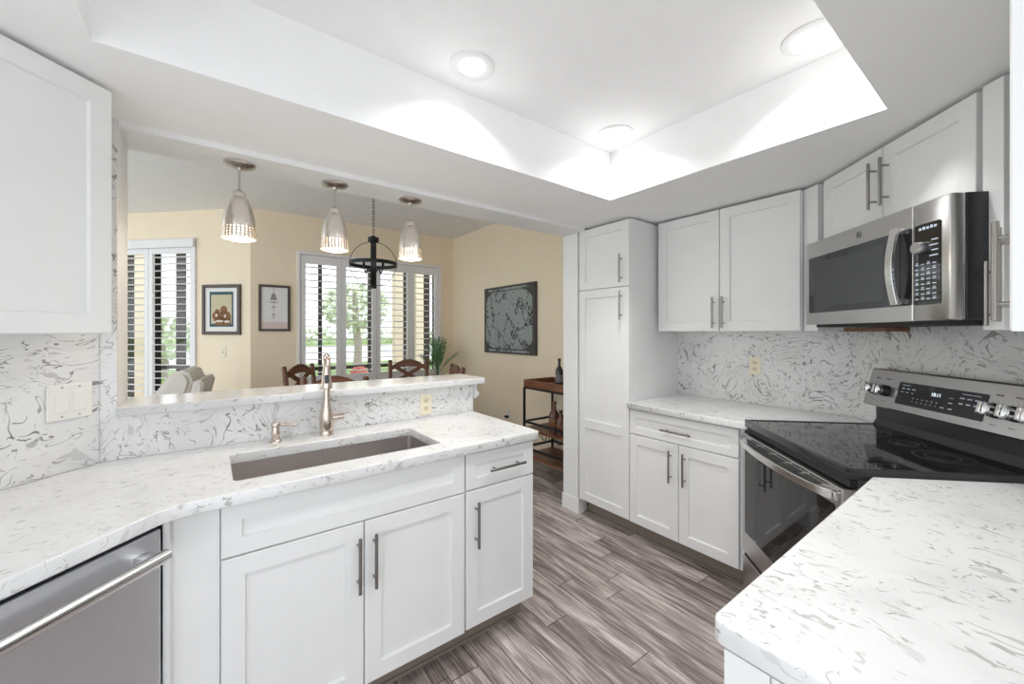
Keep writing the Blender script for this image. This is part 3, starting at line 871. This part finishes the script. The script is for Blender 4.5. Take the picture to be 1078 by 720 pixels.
# bowed handle with vent bars between it and the door
n = 20; fr = []; bk = []
for k in range(n + 1):
    u = k / n; xx = .012 + u * .736; bow = .058 * math.sin(PI * u) ** .55 if 0 < u < 1 else 0
    fr.append((xx, -.022 - bow)); bk.append((xx, -.022 - bow + .018))
b.prism(fr + bk[::-1], .822, .852, .004)
b.box(.012, .034, -.03, -.008, .822, .852, .003).box(.726, .748, -.03, -.008, .822, .852, .003)
b.build('handle', MSTEELB, d, 50)
b = MB(); b.prism([(x_, y_ + .008) for x_, y_ in fr] + [(.748, -.010), (.012, -.010)], .846, .851, .001)
b.build('top_rail', MSTEELB, d)
b = MB()
for k in range(5):
    x0_ = .090 + k * .120; w_ = .096
    b.prism([(x0_, -.017), (x0_ + w_, -.017), (x0_ + w_, -.030), (x0_, -.030)], .8505, .8528)
    if 0 < k < 4: b.prism([(x0_, -.037), (x0_ + w_, -.037), (x0_ + w_, -.047), (x0_, -.047)], .8505, .8528)
b.build('vent_slots', MGAP, d)
MB().box(.003, .757, -.010, .032, .055, .245, .004).build('drawer', MSTEEL, t)
MB().box(.003, .757, .0, .03, .2445, .2685).build('drawer_gap', MGAP, t)
for xx in (.05, .71):
    for yy in (.08, .58): MB().cyl((xx, yy, 0), (xx, yy, .03), .018).build('foot', MGAP, t)
# backguard
b = MB(); YZ = Matrix(((0, 0, 1, 0), (1, 0, 0, 0), (0, 1, 0, 0), (0, 0, 0, 1)))
b.prism([(.585, .915), (.592, .935), (.606, .96), (.606, 1.06), (.655, 1.06), (.655, .915)], .004, .756, mtx=YZ)
g = b.build('backguard', MDARK, t)
prof = [(.550, 1.035), (.553, 1.030), (.650, 1.030), (.650, 1.202), (.600, 1.206), (.592, 1.200)]
bgt = MB().prism(prof, 0, .76, .002, mtx=YZ).build('backguard_trim', MSTEEL, t)
# sloped face frame: origin at lower front edge, local z up the slope
P0 = Vector((.550, 1.035)); P1 = Vector((.592, 1.200)); sl = math.atan2(P1.x - P0.x, P1.y - P0.y); LEN = (P1 - P0).length
FM = Matrix.Translation((0, P0.x, P0.y)) @ Matrix.Rotation(-sl, 4, 'X')
def onface(poly, th, y=0.0): return MB().prism(poly, 0, th, mtx=FM @ Matrix.Translation((0, -y, 0)) @ VX)
pan = onface(rrect(.185, .565, .028, .128, .006), .003).build('control_display', MBLACK, t)
k = MB()
def mark(x0, x1, z0, z1, y=-.0034, b=None):
    (b or k).box(x0, x1, y - .0004, y, z0, z1, mtx=FM)
for q in range(3):
    mark(.205 + q * .026, .221 + q * .026, .098, .103); mark(.205 + q * .026, .217 + q * .026, .083, .086)
mark(.205, .245, .114, .1165); mark(.475, .545, .114, .1165)
for q in range(6):
    mark(.270 + q * .022, .276 + q * .022, .062, .065); mark(.270 + q * .022, .274 + q * .022, .048, .051)
for q in range(3): mark(.470 + q * .028, .488 + q * .028, .096, .101); mark(.470 + q * .028, .486 + q * .028, .075, .080)
for q in range(2): mark(.402 + q * .032, .418 + q * .032, .047, .051)
mark(.43, .445, .090, .093); mark(.43, .446, .070, .074)
absorb(pan, k.build('legend_print', MWHITET, pan))
def facetext(body, size, m, px, pz, par, y=-.0036):
    o = text('clock_digits' if m is MDIG else 'lettering', body, size, m, par, (0, 0, 0))
    o.matrix_local = FM @ Matrix.Translation((px, y, pz)) @ Matrix.Rotation(PI / 2, 4, 'X')
    return o
facetext('10:11', .020, MDIG, .372, .094, pan)
lt = MB()
for q, xx in enumerate((.055, .115, .600, .662, .722)):
    kb = MB(); kb.cyl((xx, -.001, .075), (xx, -.022, .075), .0265, .0245, seg=28, bev=.002)
    kb.bm.transform(FM)
    kk = kb.build('knob', MDARK, t, 40)
    kb = MB(); kb.cyl((xx, -.022, .075), (xx, -.044, .075), .0235, .022, seg=28, bev=.003).box(xx - .0075, xx + .0075, -.056, -.040, .054, .096, .003)
    kb.bm.transform(FM); kb.build('knob_grip', MSTEELB, kk, 40)
    for a in range(5):
        an = math.radians(-60 + a * 30); mark(xx + .034 * math.sin(an) - .0018, xx + .034 * math.sin(an) + .0018, .075 + .034 * math.cos(an) - .0015, .075 + .034 * math.cos(an) + .0015, -.0004, lt)
    mark(xx - .012, xx + .012, .128, .134, -.0004, lt); mark(xx - .010, xx + .010, .024, .027, -.0004, lt)
absorb(bgt, lt.build('dial_print', MINK, t))

# ------------------------------------------------------------------ ceiling lamps


def can(x, y, label):
    t = thing('ceiling_light', label, 'ceiling light', (x, y, ZC), 0, 'recessed lights in the raised ceiling')
    MB().lathe([(.092, 0), (.092, -.004), (.085, -.007), (.062, -.007), (.055, -.003), (.055, -.001)], seg=48).build('trim_ring', MTRIM, t, 40)
    MB().lathe([(.055, -.003), (0, -.003)], seg=40).build('lens', MLENS, t)
    l = bpy.data.lights.new('can_light', 'AREA'); l.shape = 'DISK'; l.size = .11; l.spread = math.radians(130); l.energy = CAN_W; l.color = (1, .995, .985)
    lo = bpy.data.objects.new('can_light', l); COL.objects.link(lo); lo.parent = t; lo.location = (0, 0, -.02)
    return t


can(.835, 1.365, 'round recessed ceiling light, left one above the pass-through')
can(1.725, 1.365, 'round recessed ceiling light in the far corner of the tray')
can(1.725, .495, 'round recessed ceiling light at right, nearest the microwave')
can(.835, .495, 'round recessed ceiling light near the camera, above the frame')

# ------------------------------------------------------------------ pendants
def pendant(x, label):
    t = thing('pendant_light', label, 'pendant light', (x, 2.175, 2.138), 0, 'pendant lights over the ledge')
    MB().lathe([(0, 0), (.063, 0), (.064, -.004), (.058, -.010), (.035, -.017), (.012, -.020), (.010, -.03), (0, -.030)], seg=40).build('canopy', MNICK, t, 40)
    MB().cyl((0, 0, -.03), (0, 0, -.125), .0045).build('rod', MNICK, t, 40)
    # perforated shade: dense lathe whose lower rows lose every other cell
    seg = 78; b = bmesh.new(); prof = []
    prof += [(.004, -.118), (.016, -.120), (.024, -.128), (.027, -.140), (.0275, -.152), (.033, -.157)]
    for k in range(14):
        u = (k + 1) / 14; prof.append((.033 + .030 * math.sin(u * PI / 2) ** .8, -.157 - u * .124))
    z = prof[-1][1]
    nrow = len(prof)
    for k in range(9): prof.append((.063 + .0004 * k, z - .0062 * (k + 1)))
    rings = [[b.verts.new((r * math.cos(2 * PI * j / seg), r * math.sin(2 * PI * j / seg), zz)) for j in range(seg)] for r, zz in prof]
    for i, (A, B) in enumerate(zip(rings, rings[1:])):
        for j in range(seg):
            q = i - nrow
            if q >= 0 and q in (0, 2, 4, 6) and j % 3 == 0: continue
            b.faces.new([A[j], A[(j + 1) % seg], B[(j + 1) % seg], B[j]])
    bmesh.ops.recalc_face_normals(b, faces=b.faces)
    mm = MB(); mm._merge(b); s = mm.build('shade', MPEND, t, 40)
    MB().lathe([(0, -.20), (.012, -.20), (.014, -.225), (.026, -.262), (.026, -.278), (.014, -.298), (0, -.303)], seg=20).build('bulb', MBULB, t, 60)
    l = bpy.data.lights.new('pendant_lamp', 'POINT'); l.energy = PEND_W; l.color = (1, .86, .68); l.shadow_soft_size = .03
    lo = bpy.data.objects.new('pendant_lamp', l); COL.objects.link(lo); lo.parent = t; lo.location = (0, 0, -.335)
    return t


MPEND = mat('pendant_nickel', (.80, .74, .68), .26, 1.0, aniso=(40, 40, 1))
pendant(.108, 'nickel bell pendant light, leftmost of three over the ledge')
pendant(.512, 'nickel bell pendant light, middle one left of the chandelier')
pendant(.918, 'nickel bell pendant light, rightmost of three over the ledge')

# ------------------------------------------------------------------ chandelier
CX, CY, CZ, CR = 1.255, 3.85, 2.035, .213
va = math.atan2(CY, CX)
t = thing('chandelier', 'black iron globe chandelier hanging by a chain over the dining table', 'chandelier', (CX, CY, CZ), va)
def band(axis, w=.038, th=.005, r=CR):
    b = bmesh.new(); n = 56
    R = []
    for k in range(n):
        a = 2 * PI * k / n
        q = []
        for rr_, ww in ((r, -w / 2), (r, w / 2), (r - th, w / 2), (r - th, -w / 2)):
            c, s = rr_ * math.cos(a), rr_ * math.sin(a)
            q.append(b.verts.new({'z': (c, s, ww), 'y': (c, ww, s), 'x': (ww, c, s)}[axis]))
        R.append(q)
    for k in range(n):
        A, B = R[k], R[(k + 1) % n]
        for j in range(4): b.faces.new([A[j], A[(j + 1) % 4], B[(j + 1) % 4], B[j]])
    bmesh.ops.recalc_face_normals(b, faces=b.faces)
    m = MB(); m._merge(b); return m
band('z', .034, .006, CR + .006).build('horizontal_band', MIRON, t, 40)
band('y', .050).build('vertical_band', MIRON, t, 40)
band('x', .008, .005).build('vertical_band', MIRON, t, 40)
MB().cyl((0, 0, CR - .005), (0, 0, CR + .04), .050, bev=.004).cyl((0, 0, CR + .04), (0, 0, CR + .055), .02).build('top_cap', MIRON, t, 40)
MB().cyl((0, 0, -CR - .02), (0, 0, -CR + .02), .03, bev=.004).build('bottom_cap', MIRON, t, 40)
for k in range(4):
    a = PI / 4 + k * PI / 2; ca, sa = math.cos(a), math.sin(a)
    ar = MB().tube([(0, 0, -CR + .02), (.03 * ca, .03 * sa, -.08)] + [(ca * (.07 + .05 * u), sa * (.07 + .05 * u), -.03 - .055 * math.sin(PI * u)) for u in (0, .25, .5, .75, 1)], .005, 8).build('candle_arm', MIRON, t, 60)
    MB().cyl((ca * .12, sa * .12, -.035), (ca * .12, sa * .12, .005), .012).build('socket', MIRON, ar, 40)
b = MB(); z = CR + .055; top = ZD - CZ - .02; i = 0
while z < top:
    a = i % 2
    b.tube([((.009 * math.cos(q)) * (1 - a), (.009 * math.cos(q)) * a, z + .016 + .019 * math.sin(q)) for q in [2 * PI * k / 12 for k in range(12)]], .0028, 5, True)
    z += .030; i += 1
b.build('chain', MIRON, t, 60)
MB().lathe([(0, ZD - CZ), (.06, ZD - CZ), (.055, ZD - CZ - .02), (.01, ZD - CZ - .03), (0, ZD - CZ - .03)]).build('canopy', MIRON, t, 40)

# ------------------------------------------------------------------ pictures
def frame(parent, x0, x1, z0, z1, w, m):
    f = MB()
    f.box(x0, x0 + w, -.025, 0, z0, z1, .003).box(x1 - w, x1, -.025, 0, z0, z1, .003).box(x0 + w, x1 - w, -.025, 0, z0, z0 + w, .003).box(x0 + w, x1 - w, -.025, 0, z1 - w, z1, .003)
    return f.build('frame', m, parent)


def disc(b, cx, cz, rx, rz, y, n=14):
    b.prism([(cx + rx * math.cos(2 * PI * k / n), cz + rz * math.sin(2 * PI * k / n)) for k in range(n)], 0, .0006, mtx=Matrix.Translation((0, y, 0)) @ VX)


t = thing('picture', 'framed poster of brown figures in teal border, left picture', 'picture'); t.matrix_world = NWM
px0, px1, pz0, pz1 = -.597, -.128, 1.355, 1.908
frame(t, px0, px1, pz0, pz1, .036, MFRAME)
MB().box(px0 + .03, px1 - .03, -.012, -.002, pz0 + .03, pz1 - .03).build('mat_board', MMAT, t)
q = vface(rrect(px0 + .088, px1 - .088, pz0 + .088, pz1 - .078, .004), -.012, .001).build('print', MTEAL, t)
vface(rrect(px0 + .108, px1 - .108, pz0 + .122, pz1 - .112, .004), -.013, .0006).build('print_ground', MPCREAM, q)
b = MB(); random.seed(11); cxm = (px0 + px1) / 2
for dx, dz, rx, rz in ((-.05, .285, .03, .03), (.03, .30, .045, .05), (-.07, .24, .045, .045), (.07, .22, .05, .07), (.01, .23, .05, .055), (-.03, .18, .07, .05), (.06, .17, .06, .04)):
    disc(b, cxm + dx, pz0 + dz - .03, rx, rz, -.0136)
b.build('print_figures', MPBROWN, q)
b = MB()
for dx, dz, rx, rz in ((-.06, .215, .016, .018), (-.02, .15, .05, .012), (.07, .145, .035, .014), (-.085, .14, .02, .012), (.045, .205, .012, .02)):
    disc(b, cxm + dx, pz0 + dz, rx, rz, -.0143)
b.build('print_highlights', MPPINK, q)
t = thing('picture', 'framed pale botanical print in slim brown frame, nearest far window', 'picture'); t.matrix_world = FARM
px0, px1, pz0, pz1 = .434, .742, 1.395, 1.912
frame(t, px0, px1, pz0, pz1, .026, MFRAME)
MB().box(px0 + .02, px1 - .02, -.012, -.002, pz0 + .02, pz1 - .02).build('print', MMAT, t)
b = MB(); cxm = (px0 + px1) / 2 - .01
b.prism([(cxm - .035, 1.745), (cxm + .035, 1.745), (cxm + .02, 1.80), (cxm, 1.83), (cxm - .02, 1.80)], 0, .0006, mtx=Matrix.Translation((0, -.012, 0)) @ VX)
for zz, w in ((1.72, .05), (1.665, .025), (1.58, .02), (1.545, .012)): disc(b, cxm, zz, w, .006, -.012)
b.box(cxm - .002, cxm + .002, -.0126, -.012, 1.55, 1.88); b.build('print_drawing', MPGREY, t)
b = MB(); b.box(px0 + .026, px1 - .026, -.0125, -.012, pz0 + .03, pz0 + .10); b.build('print_band', MPPINK, t)
# map on the east wall: local x toward south
t = thing('wall_map', 'large dark canvas print of an old chart on the dining wall', 'wall art', (2.85, 4.30, 0), R_E)
MB().box(0, 1.0, -.035, 0, 1.128, 1.936, .003).build('canvas', MMAPD, t)
vface([(max(.045, min(.955, .5 + .56 * math.cos(a))), max(1.19, min(1.875, 1.53 + .42 * math.sin(a)))) for a in [2 * PI * k / 64 for k in range(64)]], -.035, .0015).build('chart', MMAP, t)
vface(rrect(.10, .90, 1.885, 1.912, .008), -.035, .0012).build('banner', MMAP, t)
vface(rrect(.10, .90, 1.148, 1.175, .008), -.035, .0012).build('banner', MMAP, t)
outlet((2.85, 3.83, .40), R_E, 'outlet low on dining wall with a black plug', True, MPLATE)
t = thing('light_switch', 'almond switch on dining wall below the left picture', 'light switch'); t.matrix_world = NWM @ Matrix.Translation((-.352, 0, 1.165))
MB().box(-.036, .036, -.006, 0, -.058, .058, .003).build('cover_plate', MALM, t)
b = MB(); b.box(-.006, .006, -.016, -.005, -.012, .012, .002); b.build('toggle', MALM, t)

# ------------------------------------------------------------------ dining furniture
def chair_proto(label):
    t = thing('dining_chair', label, 'chair', (0, 0, 0), 0, 'dining chairs around the table')
    # sitter looks toward +y, back at y = -0.2
    MB().box(-.22, .22, -.20, .20, .43, .46, .008).build('seat', MCHAIR, t)
    for sx_ in (-1, 1):
        MB().box(sx_ * .195 - .02, sx_ * .195 + .02, .17, .21, 0, .43, .004).build('leg', MCHAIR, t)
        b = MB(); b.tube([(sx_ * .205, -.19, 0), (sx_ * .205, -.19, .45), (sx_ * .212, -.225, .75), (sx_ * .215, -.265, 1.035), (sx_ * .215, -.267, 1.05)], [.021, .022, .023, .024, .016], 10)
        b.build('leg', MCHAIR, t, 50)
    # arched crest rail
    b = MB(); n = 12; lo = []; hi = []
    for k in range(n + 1):
        u = -1 + 2 * k / n; x_ = u * .20
        hi.append((x_, .975 + .082 * (1 - abs(u) ** 1.8))); lo.append((x_, .925 + .045 * (1 - u * u)))
    b.prism(lo + hi[::-1], -.013, .013, .003, mtx=Matrix.Translation((0, -.252, 0)) @ Matrix.Rotation(PI / 2, 4, 'X'))
    b.build('crest_rail', MCHAIR, t)
    MB().box(-.20, .20, -.240, -.216, .73, .78, .003).build('lower_rail', MCHAIR, t)
    for sx_ in (-1, 1):
        o1 = MB(); p0 = Vector((-.175 * sx_, -.232, .775)); p1 = Vector((.175 * sx_, -.256, .975))
        d_ = (p1 - p0); L_ = d_.length; an = math.atan2(d_.z, d_.x)
        o1.box(-L_ / 2, L_ / 2, -.010 + .003 * sx_, .010 + .003 * sx_, -.022, .022, .003, mtx=Matrix.Translation((p0 + p1) / 2) @ Matrix.Rotation(-an, 4, 'Y'))
        o1.build('cross_slat', MCHAIR, t)
    return t


TC = Vector((1.30, 3.98))
c0_ = chair_proto('')
spots = [((.92, 4.40), -45, 'dark wood cross-back chair at left, farther from the ledge, below the flower picture'),
         ((.86, 3.42), 66, 'reddish wood chair nearest the ledge, behind the faucet'),
         ((1.84, 4.41), 247, 'dark wood cross-back chair in front of far window, facing the ledge'),
         ((1.73, 3.595), 165, 'dark wood chair at the right end, seen side-on below the palm')]
for k, ((x_, y_), fa, lb) in enumerate(spots):
    c = c0_ if k == 0 else dup(c0_)
    c['label'] = lb
    c.location = (x_, y_, 0); c.rotation_euler = (0, 0, math.radians(fa - 90))
t = thing('dining_table', 'round dark wood dining table among the four chairs', 'table', (TC.x, TC.y, 0))
MB().lathe([(0, .715), (.38, .715), (.395, .72), (.40, .735), (.395, .75), (0, .75)], seg=48).build('tabletop', MCHAIR, t, 40)
MB().lathe([(0, 0), (.30, 0), (.30, .03), (.12, .06), (.06, .12), (.055, .40), (.09, .55), (.06, .65), (.14, .715), (0, .715)], seg=32).build('pedestal', MCHAIR, t, 50)

# palm in a tall planter
PX, PY = 2.44, 4.87
t = thing('potted_palm', 'green potted palm in the corner right of far window', 'plant', (PX, PY, 0))
MB().lathe([(0, 0), (.13, 0), (.14, .02), (.10, .12), (.09, .45), (.13, .62), (.15, .80), (.155, .82), (.14, .82), (.13, .78), (0, .78)], seg=32).build('pot', MPOT, t, 50)
b = MB(); random.seed(5)
st = MB()
for k in range(17):
    az = 2 * PI * k / 17 + random.uniform(-.2, .2); le = (.30, .16, .06)[k % 3] + random.uniform(-.04, .05); ht = (.36, .50, .58)[k % 3] + random.uniform(-.05, .05)
    pts = []
    for i in range(13):
        u = i / 12; rr_ = le * u ** 1.25
        pts.append(Vector((rr_ * math.cos(az), rr_ * math.sin(az), .79 + ht * (u - .18 * u ** 3))))
    st.tube(pts, [.0045 - .0003 * i for i in range(13)], 5)
    for i in range(5, 13):
        tdir = (pts[i] - pts[i - 1]).normalized(); side = tdir.cross(Vector((math.cos(az), math.sin(az), .3))).normalized()
        for sg in (-1, 1):
            for half in (0, .5):
                L_ = .11 * (1 - .5 * abs(i - 8) / 5); base = pts[i] - (pts[i] - pts[i - 1]) * half
                tip = base + (tdir * .70 + side * sg * .70 + Vector((0, 0, random.uniform(-.2, .05)))) * L_
                mid = (base + tip) / 2; wv = (tip - base).cross(tdir).cross(tip - base).normalized() * .0045
                b.quad(base, mid + wv, tip, mid - wv)
b.build('fronds', MGREEN, t); st.build('stems', MGREEN, t, 60)

# recliner, facing left, back slanted
t = thing('recliner', 'pale grey recliner below the angled shuttered window', 'armchair', (-.30, 4.48, 0), math.radians(-8))
MB().box(-.62, .12, -.36, .36, .0, .30, .03).build('base', MFABR, t, 40)
MB().box(-.66, .0, -.27, .27, .28, .48, .06, 4).build('seat_cushion', MFABR, t, 60)
for sy in (-1, 1):
    MB().box(-.60, .10, sy * .33 - .07, sy * .33 + .07, .28, .62, .05, 4).build('armrest', MFABR, t, 60)
# backrest side profile
b = MB()
prof = [(-.26, .42), (-.13, .70), (.0, .90), (.06, 1.0), (.10, 1.05), (.16, 1.075), (.21, 1.05), (.235, .98), (.215, .90), (.17, .80), (.12, .60), (.08, .42)]
b.prism(prof, -.30, .30, .03, mtx=Matrix(((1, 0, 0, 0), (0, 0, 1, 0), (0, 1, 0, 0), (0, 0, 0, 1))))
b.build('backrest', MFABR, t, 60)
b = MB(); prof = [(.16, .35), (.20, .80), (.24, .98), (.29, .99), (.31, .95), (.27, .75), (.22, .35)]
b.prism(prof, -.30, .30, .015, mtx=Matrix(((1, 0, 0, 0), (0, 0, 1, 0), (0, 1, 0, 0), (0, 0, 0, 1))))
b.build('back_panel', MFABR, t, 60)

# bar cart
t = thing('bar_cart', 'black metal bar cart with wooden tray and shelves by dining wall', 'bar cart', (2.44, 2.36, 0))
LY, LX = .66, .37
f = MB(); r = .009
for xx in (0, LX):
    for yy in (0, LY): f.box(xx - r, xx + r, yy - r, yy + r, .06, .848)
for zz in (.848, .27, .52):
    for xx in (0, LX): f.box(xx - r, xx + r, 0, LY, zz - r, zz + r)
    for yy in (0, LY): f.box(0, LX, yy - r, yy + r, zz - r, zz + r)
f.build('frame', MIRON, t)
for zz, nm_ in ((.195, 'shelf'), (.452, 'shelf')):
    MB().box(-.008, LX + .008, -.008, LY + .008, zz - .011, zz + .011, .002).build('shelf', MCART, t)
tr_ = MB(); tr_.box(.0, LX, .0, LY, .857, .868).box(-.005, .011, -.005, LY + .005, .857, .925, .002).box(LX - .011, LX + .005, -.005, LY + .005, .857, .925, .002)
tr_.box(.011, LX - .011, -.005, .011, .857, .925, .002).box(.011, LX - .011, LY - .011, LY + .005, .857, .925, .002)
tr_.build('tray', MCART, t)
rk = MB()
for q in range(6):
    yy = .08 + q * .10
    rk.tube([(.006, yy + .034 * math.cos(a), .444 - .050 * abs(math.sin(a)) ** .7) for a in [PI * k / 10 for k in range(11)]], .0042, 6)
rk.build('glass_rack', MIRON, t, 60)
for xx in (0, LX):
    for yy in (0, LY):
        MB().cyl((xx - .012, yy, .03), (xx + .012, yy, .03), .03, bev=.004).build('wheel', MIRON, t, 40)
def bottle(x_, y_, z_, h, r, m, label, cap=MDARK, kind='bottle'):
    t = thing('bottle', label, 'bottle', (x_, y_, z_), 0, 'bottles on the bar cart')
    MB().lathe([(0, 0), (r, 0), (r, h * .55), (r * .85, h * .64), (r * .35, h * .75), (r * .32, h * .93), (0, h * .93)], seg=24).build('glass', m, t, 40)
    MB().lathe([(0, h * .90), (r * .42, h * .90), (r * .42, h), (0, h)], seg=16).build('cap', cap, t, 40)
    b = MB().lathe([(r + .0006, h * .18), (r + .0006, h * .45)], seg=24); b.build('bottle_label', MCART if m is MAMBER else MINK, t, 40)
bottle(2.60, 2.70, .868, .27, .036, MDARK, 'dark wine bottle standing in the top tray of the bar cart')
bottle(2.70, 2.60, .868, .22, .034, MDARK, 'shorter dark bottle in the bar cart tray, nearer the white post')
bottle(2.535, 2.70, .463, .28, .048, MAMBER, 'amber liquor bottle on the middle shelf of the bar cart, left one', MCART)
bottle(2.62, 2.62, .463, .26, .046, MAMBER, 'amber liquor bottle on the middle shelf of the bar cart, middle one', MNICK)
bottle(2.51, 2.585, .463, .22, .042, MAMBER, 'amber liquor bottle on middle cart shelf, nearest the white post', MDARK)

# ------------------------------------------------------------------ outdoors, seen through the shutters
struct(MB().box(-12, 14, 5.6, 9.2, -.16, -.06).build('ground_patio', MPATIO))
o = struct(MB().box(-120, 160, 9.2, 21, -.2, -.1).build('ground_lawn', MGRASS))
struct(MB().box(-120, 160, 21, 50, -.22, -.12).build('ground_path', MROAD))
struct(MB().box(-120, 160, 50, 120, -.2, -.1).build('ground_far_lawn', MGRASS))
def leafcloud(b, c, rad, n, size):
    for _ in range(n):
        v = Vector((random.gauss(0, 1), random.gauss(0, 1), random.gauss(0, 1))).normalized() * random.uniform(.55, 1) ** .6
        p = Vector(c) + Vector((v.x * rad[0], v.y * rad[1], v.z * rad[2]))
        a = Vector((random.uniform(-1, 1), random.uniform(-1, 1), random.uniform(-1, 1))).normalized(); d_ = a.orthogonal().normalized()
        b.quad(p - a * size, p + d_ * size * .5, p + a * size, p - d_ * size * .5)
def tree(x_, y_, h, rad, label, n=900, rt=.13, size=.22):
    t = thing('tree', label, 'tree', (x_, y_, -.1), 0, 'trees outside the dining windows')
    MB().tube([(0, 0, 0), (.05, 0, h * .4), (-.03, .02, h * .8), (-.05, .02, h * 1.25)], [rt * 1.2, rt, rt * .9, rt * .6], 10).build('trunk', MTRUNK, t, 60)
    b = MB(); leafcloud(b, (0, 0, h), rad, n, size); b.build('crown', MLEAF, t)
random.seed(9)
tree(4.0, 14.0, 2.35, (1.1, 1.1, .8), 'pale green tree behind the middle shutters of the far window', n=420, size=.16)
tree(-1.2, 17.0, 1.3, (1.1, 1.0, .8), 'small green tree seen through the angled left window', n=350, size=.16)
t = MB(); random.seed(4)
for k in range(60): leafcloud(t, (-60 + k * 2.6, 56 + random.uniform(-2, 2), .8), (2.0, 1.5, 1.1 + random.uniform(0, .5)), 40, .5)
t = t.build('hedge', MLEAF); t['kind'] = 'stuff'; tag(t, 'distant green hedge across the lawn', 'hedge')
def post(x_, y_, w, z1, m, label, name='lanai_post', cat='post'):
    b = MB(); b.box(-w / 2, w / 2, -w / 2, w / 2, -.06, z1, .004)
    if m is MSTUC: b.box(-w / 2 - .03, w / 2 + .03, -w / 2 - .03, w / 2 + .03, -.06, .12, .004).box(-w / 2 - .03, w / 2 + .03, -w / 2 - .03, w / 2 + .03, z1 - .15, z1, .004)
    o = b.build(name, m); o.location = (x_, y_, 0); tag(o, label, cat, 'posts outside the dining windows')
post(1.63, 8, .06, 3.0, MBRONZE, 'thin dark post outside, behind leftmost far shutter')
post(2.53, 8, .06, 3.0, MBRONZE, 'thin dark post outside, right of the chandelier strap')
post(3.23, 8, .13, 3.0, MBRONZE, 'dark post outside, right of the tan column in third shutter')
post(3.75, 8, .10, 3.0, MBRONZE, 'dark post outside, middle of the right-end far shutter')
post(3.95, 8, .05, 3.0, MBRONZE, 'thin dark post outside, right edge of right-end far shutter')
post(2.95, 7.6, .16, 3.0, MSTUC, 'tan stucco column outside, in third far shutter', 'stucco_column', 'column')
post(3.38, 7.6, .16, 3.0, MSTUC, 'tan stucco column outside, left in right-end far shutter', 'stucco_column', 'column')
post(-1.02, 9.15, .13, 3.0, MBRONZE, 'dark post outside angled window, at its left')
post(-.83, 8.86, .24, 3.0, MSTUC, 'tan stucco column outside the angled left window', 'stucco_column', 'column')
post(-.72, 9.05, .10, 3.0, MBRONZE, 'dark post outside, just right of the tan column in left window')
post(-.37, 8.7, .13, 3.0, MBRONZE, 'dark post outside, in right leaf of the angled window')
o = MB().box(1.2, 4.1, 8.068, 8.10, .68, .74).build('lanai_rail', MBRONZE); tag(o, 'dark horizontal rail outside the far window', 'rail')
o = MB().box(-1.1, -.2, 9.217, 9.25, .74, .80).build('lanai_rail', MBRONZE); tag(o, 'dark horizontal rail outside the angled window', 'rail')
t = thing('flower_pot', 'pot of red flowers on the patio outside the far window', 'plant', (1.90, 6.5, -.06))
MB().lathe([(0, 0), (.13, 0), (.10, .1), (.12, .45), (.19, .66), (.20, .70), (.17, .70), (0, .66)], seg=24).build('pot', MPOT, t, 50)
b = MB(); random.seed(2); leafcloud(b, (0, 0, .80), (.13, .13, .10), 160, .04); b.build('blooms', MRED, t)
